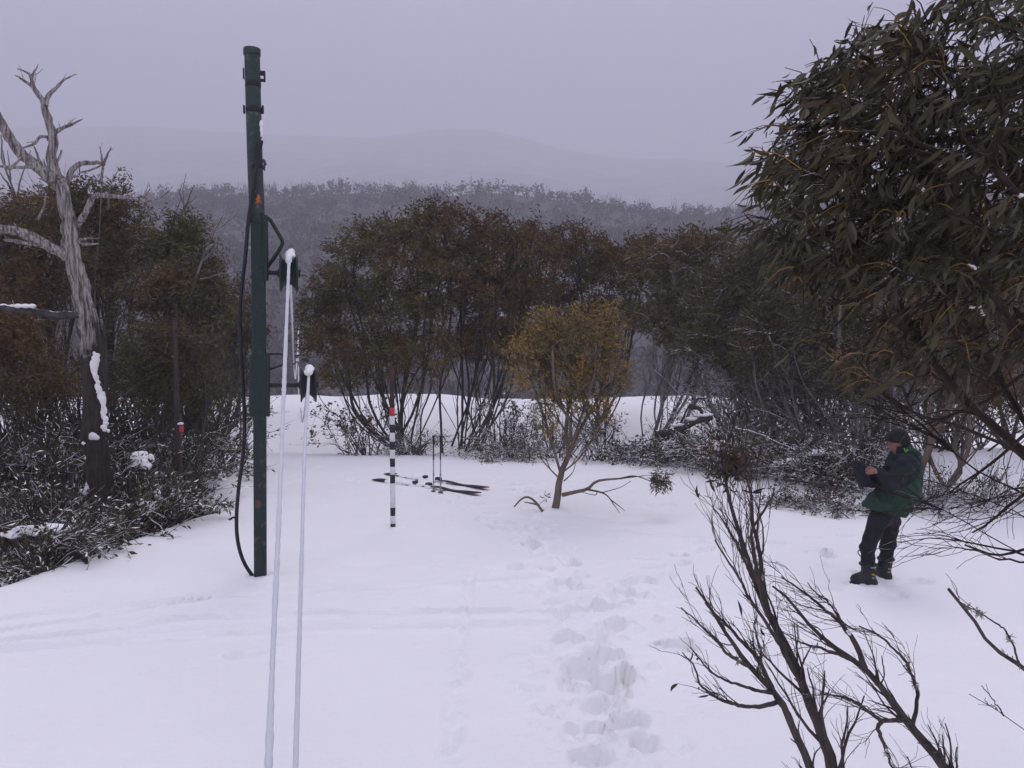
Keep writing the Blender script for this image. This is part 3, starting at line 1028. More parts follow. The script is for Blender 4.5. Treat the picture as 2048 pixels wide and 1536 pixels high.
DG = 13.4
gb = on(1112, DG)
gt = thing('golden_snow_gum', 'small golden leaved snow gum with slender tan trunk standing alone on the snow', 'tree', gb)
tr0 = pxline([(1108, 1030, DG), (1117, 985, DG), (1124, 945, DG), (1137, 910, DG)], 16)
mb = MB(); tubes(mb, knot(tr0, .004), np.linspace(0.066, 0.042, 16), 10); mb.build('trunk', M['bark_tan'], gt)
gst = [[(1137, 912, DG), (1150, 870, DG - .1), (1175, 800, DG - .2), (1195, 720, DG - .3)], [(1137, 912, DG), (1132, 860, DG + .1), (1140, 790, DG + .2), (1150, 690, DG + .1)],
       [(1122, 950, DG), (1108, 900, DG + .05), (1090, 840, DG + .1), (1060, 750, DG + .2), (1050, 700, DG + .2)], [(1137, 912, DG), (1165, 850, DG + .2), (1200, 790, DG + .3), (1225, 700, DG + .3)],
       [(1135, 905, DG), (1140, 850, DG - .2), (1110, 780, DG - .35), (1105, 690, DG - .3)], [(1125, 945, DG), (1160, 915, DG - .1), (1188, 870, DG - .2), (1230, 790, DG - .2)]]
gstl = [pxline(s, 18) for s in gst]
tar = np.vstack([px_ell(e, DG, 0.55)[0] + ball(n, .42, .3) * px_ell(e, DG, .55)[1] for e, n in (((1050, 705, 42, 48), 44), ((1098, 672, 42, 42), 52), ((1150, 690, 45, 48), 50), ((1207, 668, 40, 48), 56), ((1228, 722, 26, 45), 30), ((1108, 742, 58, 32), 42), ((1180, 748, 56, 32), 42), ((1042, 762, 34, 26), 20), ((1246, 768, 18, 26), 12), ((1225, 642, 16, 24), 14), ((1088, 645, 16, 18), 10), ((1160, 640, 14, 16), 8), ((1135, 805, 105, 38), 46), ((1090, 850, 40, 30), 10), ((1195, 830, 40, 30), 12))])
for k in range(9):
    c_, r_ = px_ell((1135 + rng.normal(0, 45), 735, 30, 30), DG, .5)
    s0 = gstl[k % 5][rng.integers(2, 9)]
    gstl.append(knot(smooth_line(np.vstack([s0, s0 + (c_ - s0) * .45 + np.array([(c_ - s0)[0] * .25, rng.normal(0, .1), 0]), c_]), 16), .004))
P, T, chains, ns, cnt, tips = grow(gstl, tar, seg=0.1, wob=0.04)
rad = 0.0029 * np.maximum(cnt, 1) ** 0.5
for c in chains[:ns]:
    mb = MB(); chain_tubes(mb, P, [c], rad, 7, 12, 20, root=True); mb.build('limb', M['bark_tan'], gt)
mb = MB(); chain_tubes(mb, P, chains[ns:], rad, 4, 3, 8)
tws = sprout([(P[c], rad[c]) for c in chains[:ns]], 2, 3.2, .8, (.12, .55), (0, 0, .6), K=6, minr=.0022, tmin=.12)
tubes(mb, np.array([a for a, _ in tws]), np.array([b for _, b in tws]), 3)
tw = np.repeat(P[tips], 4, 0); te = tw + rng.normal(0, .09, tw.shape) + np.array([-.02, 0, .05])
tubes(mb, np.stack([tw, (tw + te) / 2, te], 1), np.repeat([[.003, .0025, .001]], len(tw), 0), 3)
mb.build('branches', M['bark_dark'], gt, kind='stuff')
ig = rng.integers(0, len(te), 9500); axg = norm(te[ig] - tw[ig] + np.array([0, 0, .06]))
pos = tw[ig] + axg * rng.uniform(-.1, .26, (len(ig), 1)) + rng.normal(0, 1, (len(ig), 3)) * np.array([.045, .045, .038])
lf = MB(); leaf_quads(lf, pos, axg * .6 + np.array([-.15, 0, 0]) + rng.normal(0, .45, pos.shape), rng.uniform(.055, .10, len(pos)), rng.uniform(.015, .026, len(pos)))
lf.build('crown', M['leaf_gold'], gt, smooth=False, kind='stuff')
# the low branch reaching right, with its ball of leaves
lb = [[(1125, 990, DG), (1150, 984, DG - .1), (1175, 978, DG - .2), (1195, 962, DG - .3), (1240, 957, DG - .4), (1300, 950, DG - .45)], [(1172, 978, DG - .2), (1210, 988, DG - .3), (1228, 1010, DG - .35), (1240, 1026, DG - .4)], [(1205, 985, DG - .3), (1240, 975, DG - .4), (1262, 962, DG - .4)],
      [(1240, 957, DG - .4), (1270, 952, DG - .5), (1300, 962, DG - .5), (1318, 972, DG - .5)], [(1195, 982, DG - .3), (1190, 990, DG - .3), (1165, 985, DG - .25)], [(1122, 960, DG), (1100, 938, DG + .1), (1085, 920, DG + .1), (1078, 900, DG + .1)], [(1100, 938, DG + .1), (1092, 915, DG), (1095, 895, DG)],
      [(1128, 962, DG), (1145, 945, DG - .1), (1152, 925, DG - .1)], [(1222, 1000, DG - .3), (1238, 1012, DG - .35), (1250, 1022, DG - .3)]]
for k, s in enumerate(lb):
    mb = MB(); tubes(mb, pxline(s, 16), np.linspace((.034, .018, .008, .014, .008, .016, .008, .012, .01)[k], .004, 16), 6)
    mb.build('side_branch', M['bark_tan'] if k in (0, 5) else M['bark_dark'], gt)
c0 = at(1322, 965, DG - .5)
n = 330
pos = c0 + ball(n, .45) * np.array([.17, .17, .19]) + np.array([0, 0, .03])
dr = (pos - c0) * 1.6 + np.array([-.1, 0, -.45]) + rng.normal(0, .45, pos.shape)
place_leaves(gt, pos, dr, rng.uniform(.06, .105, n), 'leaf_olive', 80, np.arange(n))
mb = MB()
e = c0 + ball(30, .5) * np.array([.15, .15, .18]); s0 = np.repeat(at(1302, 956, DG - .45)[None], 30, 0)
tubes(mb, np.stack([s0, (s0 + e) / 2 + rng.normal(0, .02, e.shape), e], 1), np.repeat([[.004, .003, .0015]], 30, 0), 3)
mb.build('branches', M['bark_dark'], gt, kind='stuff')
# dead bent branch beside it
db = thing('bent_branch', 'short dead branch arching out of the snow left of the golden tree', 'branch', on(1085, 13.3))
for s, r in (([(1086, 1024, 13.3), (1070, 1003, 13.3), (1055, 994, 13.3), (1042, 999, 13.3), (1028, 1014, 13.3)], .022), ([(1074, 1009, 13.3), (1060, 1006, 13.25), (1049, 1004, 13.2)], .016), ([(1078, 1010, 13.3), (1088, 1000, 13.3), (1095, 993, 13.3)], .005)):
    mb = MB(); tubes(mb, pxline(s, 14), np.linspace(r, r * .5, 14), 6, cap=True); mb.build('stick', M['bark_tan'], db)
n = 12; pos = at(1093, 994, 13.3) + rng.normal(0, .03, (n, 3))
place_leaves(db, pos, rng.normal(0, 1, (n, 3)), rng.uniform(.06, .1, n), 'leaf_shrub', n, np.arange(n))


# ================================================================== dead grey tree on the left
DD = 12.8


dt = thing('dead_tree', 'tall dead grey tree with twisted bare branches at the left', 'tree', on(205, DD))


def gnarly(pts, r0, r1, K, sides, amp, fl=0.0):
    q = knot(pxline(pts, K), amp)
    r = np.linspace(1, 0, K) ** 0.8 * (r0 - r1) + r1
    r = r * (1 + rng.normal(0, 0.05, K))
    if fl:
        r[:4] *= 1 + fl * np.linspace(1, 0, 4)
    mb = MB()
    T = norm(np.gradient(q, axis=0))
    ref = np.array([1.0, 0.1, 0]) if abs(T.mean(0)[2]) > .6 else np.array([0, 0, 1.0])
    N = norm(ref - (T @ ref)[:, None] * T); B = np.cross(T, N)
    a = np.arange(sides) * 2 * math.pi / sides
    tw = np.linspace(0, 2.2, K)
    aa = a[None] + 0 * tw[:, None]
    lob = 1 + 0.18 * np.sin(2 * aa + tw[:, None]) + 0.13 * np.sin(5 * aa - 1.6 * tw[:, None]) + 0.08 * np.sin(9 * aa + 2 * tw[:, None]) + rng.normal(0, .05, (K, sides))
    V = q[:, None] + (r[:, None] * lob)[..., None] * (np.cos(aa)[..., None] * N[:, None] + np.sin(aa)[..., None] * B[:, None])
    i = np.arange(K * sides).reshape(K, sides)
    mb.add(V, quads=np.stack([i[:-1], np.roll(i, -1, 1)[:-1], np.roll(i, -1, 1)[1:], i[1:]], -1))
    mb.add(q[-1] + T[-1] * r[-1] * 1.5); mb.t.append(np.stack([i[-1], np.roll(i[-1], -1), np.full(sides, mb.n - 1)], -1))
    return mb


gnarly([(208, 1052, DD), (205, 1000, DD), (196, 930, DD), (192, 850, DD), (188, 760, DD), (186, 680, DD), (172, 600, DD - .1), (155, 520, DD - .2), (146, 440, DD - .2), (128, 385, DD - .2), (112, 352, DD - .2)], .165, .066, 70, 26, .010, .55).build('trunk', M['bark_dead'], dt)
DEAD = [  # (points, radius at start, at end)
    ([(118, 365, DD - .2), (104, 330, DD - .2), (103, 280, DD - .2), (92, 235, DD - .25), (85, 205, DD - .3), (70, 178, DD - .3), (58, 150, DD - .35), (36, 138, DD - .4)], .085, .010),
    ([(64, 175, DD - .3), (66, 155, DD - .3), (76, 128, DD - .25)], .03, .006), ([(64, 172, DD - .3), (44, 160, DD - .4), (30, 150, DD - .45)], .03, .006),
    ([(92, 212, DD - .3), (98, 192, DD - .25), (115, 175, DD - .2), (130, 158, DD - .1), (154, 148, DD)], .04, .006), ([(100, 285, DD - .2), (112, 265, DD - .2), (130, 255, DD - .1), (165, 238, DD)], .05, .006), ([(112, 268, DD - .2), (120, 252, DD - .15)], .02, .006),
    ([(100, 275, DD - .2), (80, 275, DD - .25), (65, 288, DD - .3), (35, 298, DD - .4)], .03, .008),
    ([(118, 375, DD - .2), (95, 352, DD - .3), (62, 328, DD - .4), (35, 305, DD - .5), (15, 270, DD - .6), (-5, 235, DD - .7), (-40, 180, DD - .8)], .085, .045),
    ([(70, 332, DD - .4), (40, 335, DD - .5), (-10, 330, DD - .6)], .03, .015), ([(45, 312, DD - .5), (15, 340, DD - .5), (5, 300, DD - .5), (2, 270, DD - .5)], .025, .01), ([(98, 352, DD - .3), (82, 325, DD - .2), (68, 293, DD - .15)], .035, .01),
    ([(108, 328, DD - .2), (118, 318, DD - .3), (122, 300, DD - .35)], .035, .01),
    ([(130, 390, DD - .2), (136, 362, DD - .15), (148, 338, DD - .1), (165, 326, DD), (190, 326, DD + .1), (208, 328, DD + .1)], .055, .02), ([(206, 330, DD + .1), (214, 310, DD + .1), (222, 294, DD + .1)], .028, .006), ([(206, 328, DD + .1), (201, 306, DD + .1), (199, 294, DD + .1)], .022, .006), ([(160, 345, DD), (178, 340, DD), (205, 330, DD + .1)], .018, .012),
    ([(207, 330, DD + .1), (205, 350, DD + .2), (200, 366, DD + .25)], .022, .018), ([(158, 350, DD), (158, 335, DD), (160, 328, DD)], .01, .006),
    ([(156, 452, DD - .2), (172, 425, DD - .3), (183, 400, DD - .35), (196, 390, DD - .4), (235, 394, DD - .45), (262, 396, DD - .5)], .05, .026), ([(258, 397, DD - .5), (285, 392, DD - .5), (300, 380, DD - .55)], .025, .006), ([(262, 396, DD - .5), (300, 400, DD - .5), (325, 392, DD - .5), (340, 380, DD - .5)], .024, .005), ([(282, 392, DD - .5), (292, 400, DD - .5), (285, 420, DD - .5)], .012, .004),
    ([(140, 525, DD - .2), (118, 505, DD - .3), (85, 490, DD - .4), (55, 472, DD - .5), (20, 458, DD - .6), (-40, 450, DD - .8)], .085, .045), ([(85, 490, DD - .4), (50, 486, DD - .5), (10, 480, DD - .6)], .04, .025),
    ([(160, 480, DD - .2), (175, 478, DD - .35), (185, 476, DD - .4)], .03, .008), ([(158, 482, DD - .2), (172, 489, DD - .3), (197, 488, DD - .4)], .03, .008),
    ([(190, 634, DD), (150, 628, DD - .2), (110, 628, DD - .3), (60, 620, DD - .4), (10, 616, DD - .5), (-50, 612, DD - .6)], .06, .04), ([(205, 668, DD - .1), (212, 650, DD - .15), (222, 632, DD - .2)], .03, .008),
    ([(120, 368, DD - .2), (96, 340, DD - .1), (88, 318, DD)], .03, .008), ([(75, 440, DD + .3), (92, 400, DD + .3), (80, 368, DD + .3)], .02, .008)]
for k, (p, a, e) in enumerate(DEAD):
    K = 26 if a > .05 else 14
    gnarly(p, a * .86, e * .86, K, 12 if a > .05 else 7, .006 if a > .05 else .004).build('branch', M['bark_dark'] if p[0] == (190, 634, DD) else M['bark_dead'], dt)
# fine broken twigs at the branch ends
mb = MB(); tl = []
for p, a, e in DEAD:
    q = pxline(p, 14)
    tl += sprout([(q, np.linspace(a, e, 14))], 2, 1.6, .22, (.3, .9), (0, 0, .5), K=5, minr=.004, tmin=.45, rmul=.35)
tubes(mb, np.array([t[0] for t in tl]), np.array([t[1] for t in tl]), 4); mb.build('twigs', M['bark_dead'], dt, kind='stuff')
# loose strips of weathered wood running up the trunk
for x0, y0, x1, y1 in ((168, 560, 208, 700), (150, 520, 176, 620), (208, 640, 214, 790), (140, 430, 150, 560), (176, 590, 203, 690)):
    mb = MB(); q = knot(pxline([(x0, y0, DD - .24), ((x0 + x1) / 2 + 2, (y0 + y1) / 2, DD - .26), (x1, y1, DD - .24)], 16), .004)
    tubes(mb, q, .006 + .03 * np.sin(np.linspace(.15, 3, 16)), 6); mb.build('wood_strip', M['bark_dead'], dt)


def snow_blob(pts, h=0.02, k=0.05, rough=0.25, m=5):
    """lumpy snow clump from ellipsoids (centre, radii)"""
    C = np.array([p[0] for p in pts]); Rr = np.array([p[1] for p in pts])
    sz = float(Rr.mean()); h = min(h, float(Rr.min()) * .45)
    C2 = np.repeat(C, m, 0) + rng.normal(0, .45, (len(C) * m, 3)) * np.repeat(Rr, m, 0)
    R2 = np.repeat(Rr, m, 0) * rng.uniform(.24, .6, (len(C) * m, 1))
    C = np.vstack([C, C2]); Rr = np.vstack([Rr * (.8 if m else 1), R2])
    lo = (C - Rr).min(0) - .25 * sz; hi = (C + Rr).max(0) + .25 * sz
    W_ = norm(rng.normal(size=(7, 3))) * (np.array([1.5, 2.2, 3, 4, 5, 6.5, 8]) / sz)[:, None]
    ph = rng.random(7) * 9

    def f(P):
        d = None
        for c, r in zip(C, Rr):
            e = ell_sdf(P, c, r)
            d = e if d is None else smin(d, e, min(k, sz * .4))
        w = 0
        for j in range(7):
            w = w + np.sin(P @ W_[j] + ph[j]) / (1 + j * .35)
        return d + sz * .045 * w
    v, q = surface_nets(f, lo, hi, h)
    return MB().add(v, quads=q)


for pl in ([(192, 706, .05), (191, 722, .075), (188, 738, .08), (192, 752, .06), (196, 768, .05), (200, 784, .07), (204, 800, .075), (206, 816, .07), (208, 830, .06), (211, 846, .04), (211, 862, .05)], [(170, 880, .06), (180, 874, .085), (190, 872, .055)], [(172, 905, .03), (174, 920, .035)], [(172, 985, .06), (178, 970, .07), (182, 955, .045)]):
    A_ = np.array(pl, float); A_, rr_ = resample(np.c_[A_[:, :2], np.zeros(len(A_))], len(A_) * 3, A_[:, 2])
    snow_blob([(at(x_[0] + rng.normal(0, 2), x_[1], DD - .16), (r_ * rng.uniform(.3, 1.0), .035, r_ * rng.uniform(.6, 1.1))) for x_, r_ in zip(A_, rr_)], .014, .03, m=2).build('snow_patch', M['clump'], dt)
n = 16
mb = MB()
for k in range(5):
    a = at(rng.uniform(0, 60), 612, DD - .45)
    v, q = surface_nets(lambda P: ell_sdf(P, a, (.12, .06, .03)) + .006 * np.sin(P[:, 0] * 60), a - .15, a + .15, .02); mb.add(v, quads=q)
mb.build('snow_patch', M['clump'], dt)

# smaller dead trees poking out of the crowns behind
for lab, d_, br in (('leaning dead grey snag in front of the olive brown gum, left of the green post', 18.2, [([(355, 700), (372, 620), (395, 545), (412, 495), (430, 458), (445, 432)], .075, .01), ([(412, 500), (428, 488), (445, 476)], .045, .01), ([(408, 520), (432, 495), (452, 478)], .03, .008), ([(425, 465), (450, 450), (478, 420)], .012, .003), ([(400, 560), (440, 548), (500, 540)], .02, .006), ([(428, 465), (418, 448), (412, 440)], .012, .004)]),
                    ('forked dead stick rising above the olive brown crown beside the green post', 19.6, [([(362, 560), (360, 470), (366, 430), (368, 400), (366, 372), (372, 348)], .035, .006), ([(364, 428), (376, 405), (388, 370)], .03, .006), ([(368, 410), (360, 385), (366, 365)], .014, .005), ([(374, 410), (392, 390)], .01, .004)]),
                    ('thin dead stick poking up behind the dead grey tree', 19.0, [([(190, 560), (200, 430), (204, 370), (206, 335)], .03, .008), ([(215, 420), (218, 375), (230, 352), (243, 334)], .02, .005)]),
                    ('cluster of bare dead stems above the brown crown at the left edge', 17.4, [([(30, 520), (35, 420), (20, 360), (5, 320), (4, 280)], .045, .015), ([(33, 400), (40, 370), (48, 345), (62, 300)], .022, .006), ([(30, 395), (14, 365), (0, 345)], .03, .01), ([(78, 460), (80, 400), (75, 366)], .025, .008), ([(20, 360), (18, 330), (16, 300)], .02, .006)])):
    o = thing('dead_snag', lab, 'dead tree', on(br[0][0][0][0], d_))
    st = np.array(o.location)
    for k, (p, a, e) in enumerate(br):
        pts = [(x, y, d_ + .02 * j) for j, (x, y) in enumerate(p)]
        q = knot(pxline(pts, 16), .006)
        if k == 0:
            q = np.vstack([st - np.array([0, 0, .1]), q]); q = resample(q, 20)
        mb = MB(); tubes(mb, q, np.linspace(a, e, len(q)), 7); mb.build('branch', M['bark_deadfar'], o)


# ================================================================== low shrubs and brush poking through the snow
def brush(label, px, d, rad, hgt, n=40, leaf='leaf_shrub', nleaf=900, ll=(.05, .09), lw=.026, droop=.5, bm='brush', name='snowy_shrub', r0=.012, lean=(0, 0), cat='shrub', flat=.55, group=None, base=None):
    base = on(px, d) if base is None else np.asarray(base, float)
    t = thing(name, label, cat, base, group)
    az = rng.uniform(0, 2 * math.pi, n); L = rad * rng.uniform(.35, 1.05, n)
    K = 9
    u = np.linspace(0, 1, K)
    dirs = np.stack([np.cos(az), np.sin(az) * .8], -1) + np.array(lean)
    h = hgt * rng.uniform(.25, 1.1, n)
    X = base[0] + rng.normal(0, rad * .22, n)[:, None] + dirs[:, 0:1] * L[:, None] * u ** .9
    Y = base[1] + rng.normal(0, rad * .22, n)[:, None] + dirs[:, 1:2] * L[:, None] * u ** .9
    Z = h[:, None] * (np.sin(u * math.pi * rng.uniform(.5, 1 - .45 * (1 - droop), n)[:, None]))
    W = np.cumsum(rng.normal(0, .018, (n, K, 3)), 1)
    P = np.stack([X, Y, H0(X, Y) - .06 + Z], -1) + W * rad
    R = r0 * rng.uniform(.6, 1.4, n)[:, None] * np.linspace(1, .3, K)[None]
    nb = max(3, n // 6)
    for k in range(nb):
        mb = MB(); tubes(mb, P[k], R[k] * 1.3, 6); mb.build('stem', M[bm], t)
    mb = MB(); tubes(mb, P[nb:], R[nb:], 4)
    # twigs
    m = n * 7
    i = rng.integers(0, n, m); j = rng.integers(3, K, m)
    s = P[i, j]; tdir = norm(P[i, j] - P[i, j - 2])
    e = s + (tdir + rng.normal(0, .55, s.shape) + np.array([0, 0, .25])) * rad * rng.uniform(.12, .4, (m, 1))
    md = (s + e) / 2 + rng.normal(0, .02, s.shape)
    tubes(mb, np.stack([s, md, e], 1), np.repeat([[r0 * .4, r0 * .32, r0 * .14]], m, 0), 3)
    mb.build('twigs', M[bm], t, kind='stuff')
    if nleaf:
        lf = MB()
        i = rng.integers(0, m, nleaf)
        pos = s[i] + (e[i] - s[i]) * rng.uniform(.3, 1.05, (nleaf, 1)) + rng.normal(0, .03, (nleaf, 3))
        pos[:, 2] = np.maximum(pos[:, 2], H0(pos[:, 0], pos[:, 1]) + .01)
        dr = tdir[i] + rng.normal(0, .6, pos.shape) + np.array([0, 0, -.15])
        leaf_quads(lf, pos, dr, rng.uniform(*ll, nleaf), lw * rng.uniform(.7, 1.3, nleaf))
        lf.build('foliage', M[leaf], t, smooth=False, kind='stuff')
    return t


brush('small round leaved shrub at the foot of the clump left of the striped pole', 725, 21.6, 1.0, 1.15, 26, nleaf=700, ll=(.06, .1), lw=.05, lean=(-.3, 0), leaf='leaf_olive')
brush('low snow dusted shrub between the striped pole and the ski poles', 830, 21.4, .95, .5, 34, nleaf=800)
brush('leafy shrub at the left foot of the golden tree, further back', 1010, 20.6, 1.0, 1.25, 30, nleaf=700, ll=(.06, .1), lw=.045, lean=(-.1, 0))
brush('flattened green brush pile lying on the snow left of the golden tree', 1025, 19.6, 1.1, .38, 44, nleaf=1500, leaf='leaf_olive', name='brush_pile', cat='brush')
brush('snow dusted twiggy shrub directly behind the golden tree trunk', 1110, 20.0, 1.1, .85, 44, nleaf=900)
brush('wispy shrub just right of the golden tree trunk', 1195, 19.2, .8, .95, 26, nleaf=300)
UND = [(1275, 18.6, 1.0, .3, 'snow dusted fallen twigs on the slope right of the golden tree'), (1335, 18.8, 1.2, .5, 'snowy brush below the slim pale trunks'), (1400, 18.0, 1.3, .7, 'tangled snowy brush below the long snow capped log'), (1460, 17.4, 1.4, .75, 'dense grey brush at the left foot of the thicket, behind the leafy shrub tip'),
       (1530, 16.8, 1.4, .8, 'dense snowy brush at the middle foot of the thicket'), (1600, 16.2, 1.3, .75, 'dark snowy brush at the right foot of the thicket'), (1665, 15.8, 1.2, .8, 'snowy brush left of the person, by the thicket stems'), (1720, 15.2, 1.0, 1.0, 'upright twiggy shrub behind the dark bundle the person holds')]
for px, d_, r_, h_, lab in UND:
    brush(lab, px, d_, r_ * .85, h_ * rng.uniform(.55, .95), 44, nleaf=900, bm='brush', leaf='leaf_shrub', r0=.016, ll=(.07, .12), lw=.036)
brush('flat brush mat on the open snow left of the person', 1610, 13.9, .75, .17, 40, nleaf=900, name='brush_pile', cat='brush', leaf='leaf_olive')
brush('low twigs on the snow just behind the bundle the person holds', 1690, 13.2, .6, .16, 30, nleaf=400, name='brush_pile', cat='brush')
brush('snowy brush on the ground around the tan trunks behind the person', 1840, 13.6, .9, .3, 44, nleaf=600)
brush('snowy brush at the far right edge below the tan trunks', 1975, 14.0, 1.1, .4, 40, nleaf=500)
LEFT = [(25, 11.4, 1.1, .75, 'snow caked tangle of dark branches at the left edge, nearest the bank'), (110, 12.0, 1.1, .9, 'snow caked tangle of dark branches left of the dead tree foot'), (40, 13.2, 1.3, 1.3, 'tall snowy thicket at the left edge behind the nearest tangle'), (130, 13.6, 1.0, 1.2, 'dark twiggy shrub against the left side of the dead tree'),
        (255, 12.2, .9, .65, 'snowy shrub at the right foot of the dead tree'), (285, 13.4, .9, 1.1, 'dark leafy shrub right of the dead tree with a big snow clump'), (175, 11.2, .85, .4, 'low arching bare twigs in the gully in front of the dead tree'), (60, 10.2, .9, .4, 'brown dead branches and snow at the edge of the left bank'), (330, 13.0, .55, .5, 'leafy snow laden shrub at the foot of the left marker post'), (420, 17.2, 1.0, .55, 'low snowy shrub behind the hanging black cable'), (320, 16.0, 1.3, 1.0, 'dark shrub further back behind the left marker post'), (215, 15.6, 1.2, 1.3, 'dark snowy undergrowth just behind the dead tree')]
for k_, (px, d_, r_, h_, lab) in enumerate(LEFT):
    brush(lab, px, d_, r_, h_, 50, nleaf=1100, r0=.017, ll=(.07, .13), lw=.04, leaf='leaf_shrub' if k_ % 3 else 'leaf_olive')
TALL = [(20, 16.5, 1.5, 2.3, 'tall dark shrub at the left edge under the red brown crown', 'leaf_brown', 'bark_dark'), (150, 17.2, 1.5, 2.1, 'tall dark shrub left behind the dead tree trunk', 'leaf_olive', 'bark_dark'), (255, 17.6, 1.4, 2.2, 'tall dark shrub right behind the dead tree trunk', 'leaf_olive', 'bark_dark'), (345, 18.6, 1.4, 1.9, 'tall dark shrub far behind the left marker post', 'leaf_mid', 'bark_dark'), (425, 22.0, 1.3, 1.7, 'loose shrub below the tree behind the black cable', 'leaf_olive', 'bark_dark'),
        (1475, 22.0, 1.6, 2.0, 'tall grey twiggy shrub behind the snow capped log', 'leaf_olive', 'bark_grey'), (1560, 20.6, 1.6, 2.2, 'tall grey twiggy shrub in the middle of the thicket', 'leaf_olive', 'bark_grey'), (1650, 19.6, 1.5, 2.2, 'tall grey twiggy shrub at the right of the thicket', 'leaf_olive', 'bark_grey'), (1760, 18.6, 1.4, 1.7, 'twiggy shrub further back behind the person', 'leaf_brown', 'bark_grey'), (1900, 19.5, 1.6, 1.8, 'brown shrub far behind the two tan trunks', 'leaf_brown', 'bark_dark')]
for px, d_, r_, h_, lab, lf_, bm_ in TALL:
    brush(lab, px, d_, r_, h_, 80, nleaf=1200, r0=.018, leaf=lf_, bm=bm_, ll=(.07, .13), lw=.034, droop=.15, name='tall_shrub')
# lumps of snow caught in those shrubs
for px, py, d_, s_, lab in ((285, 918, 12.9, (.17, .12, .17), 'big lump of snow caught in the shrub right of the dead tree'), (285, 1012, 12.0, (.17, .12, .12), 'lump of snow on the shrub at the right foot of the dead tree'), (322, 1000, 12.2, (.1, .1, .13), 'small lump of snow below the left marker post'), (60, 1060, 10.6, (.42, .14, .09), 'long cushion of snow on the branches at the left edge'), (95, 1090, 10.5, (.1, .1, .06), 'small snow lump on the dead branches of the left bank'), (350, 985, 12.6, (.1, .1, .14), 'snow stuck to the foot of the left marker post'), (420, 1020, 13.0, (.18, .13, .08), 'snow heaped around the bent red brown stem by the bank'), (1570, 925, 16.0, (.3, .15, .08), 'snow pad on the brush at the foot of the thicket'), (1640, 905, 15.6, (.22, .14, .09), 'snow pad on the brush just left of the person'), (1450, 890, 17.0, (.35, .15, .08), 'snow pad on the brush below the snow capped log'), (1350, 885, 18.4, (.3, .2, .07), 'snow pad among the twigs right of the golden tree')):
    c_ = at(px, py, d_); s_ = np.array(s_)
    t = thing('snow_clump', lab, 'snow clump', c_)
    dv_ = ball(9, .6) * s_ * .8
    snow_blob([(c_ + v_, s_ * rng.uniform(.3, .62)) for v_ in dv_], .018, .04, m=3).build('snow_lump', M['clump'], t)
    n = 70; dd_ = norm(rng.normal(size=(n, 3)) - np.array([0, .5, .3])); lf = MB()
    leaf_quads(lf, c_ + dd_ * s_ * .72, dd_ + np.array([0, 0, -.6]) + rng.normal(0, .4, (n, 3)), rng.uniform(.06, .1, n), .026)
    lf.build('leaves', M['leaf_olive'], t, smooth=False, kind='stuff')


def fallen(label, pts, r0, r1, mat='bark_grey', name='fallen_branch', subs=(), snow=None):
    base = at(*pts[0])
    o = thing(name, label, 'branch', base)
    mb = MB(); q = knot(pxline(pts, 22), .006); tubes(mb, q, np.linspace(r0, r1, 22), 8, cap=True); mb.build('limb', M[mat], o)
    for s, a in subs:
        mb = MB(); tubes(mb, knot(pxline(s, 14), .005), np.linspace(a, a * .4, 14), 6); mb.build('side_branch', M[mat], o)
    if snow:
        snow_blob([(at(x, y, d_) , (w, .07, .04)) for x, y, d_, w in snow], .025).build('snow_patch', M['clump'], o)
    return o


fallen('crooked dark log with snow on top at the left end of the thicket', [(1310, 868, 18.4), (1345, 862, 18.4), (1365, 855, 18.3), (1390, 842, 18.3), (1425, 836, 18.2)], .085, .06, 'bark_dark', subs=[([(1362, 848, 18.3), (1370, 825, 18.2), (1380, 808, 18.2)], .035), ([(1380, 812, 18.2), (1398, 818, 18.2), (1408, 832, 18.2)], .06), ([(1385, 815, 18.2), (1395, 800, 18.3), (1410, 796, 18.4)], .04)], snow=[(1355, 850, 18.3, .15), (1385, 838, 18.3, .16), (1412, 830, 18.2, .15)])
fallen('long pale branch lying over the brush at the foot of the thicket', [(1470, 858, 16.6), (1510, 866, 16.5), (1550, 884, 16.4), (1600, 905, 16.3)], .03, .018, snow=None)
fallen('dark bent branch lying on the snow left of the person', [(1625, 968, 13.6), (1650, 970, 13.5), (1668, 985, 13.4), (1690, 993, 13.3)], .035, .02, 'bark_dark', subs=[([(1630, 968, 13.6), (1600, 962, 13.8), (1560, 958, 13.9)], .03)])
fallen('thin dead stick leaning by the clump right of the ski poles', [(930, 866, 21.5), (942, 848, 21.5), (952, 830, 21.5), (965, 803, 21.5)], .02, .012, 'bark_dark')
fallen('slender stick bent to the snow right of the golden tree trunk', [(1225, 920, 19.0), (1214, 900, 19.0), (1208, 880, 19.1), (1210, 850, 19.2), (1215, 825, 19.2)], .02, .012, 'bark_dark')
fallen('bent red brown stem by the bank left of the green post', [(392, 1040, 12.9), (400, 1010, 12.9), (402, 975, 12.9), (396, 952, 12.9), (370, 950, 12.8), (330, 955, 12.7)], .045, .012, 'bark_red', subs=[([(398, 955, 12.9), (385, 930, 13.0), (372, 905, 13.1)], .014), ([(398, 952, 12.9), (420, 942, 13.0), (450, 938, 13.1)], .012)])
fallen('brown dead limb angling down to the edge of the left bank', [(100, 1080, 10.4), (130, 1098, 10.2), (165, 1115, 10.1), (175, 1132, 10.0)], .05, .03, 'bark_red', subs=[([(60, 1075, 10.6), (100, 1082, 10.5)], .06)])
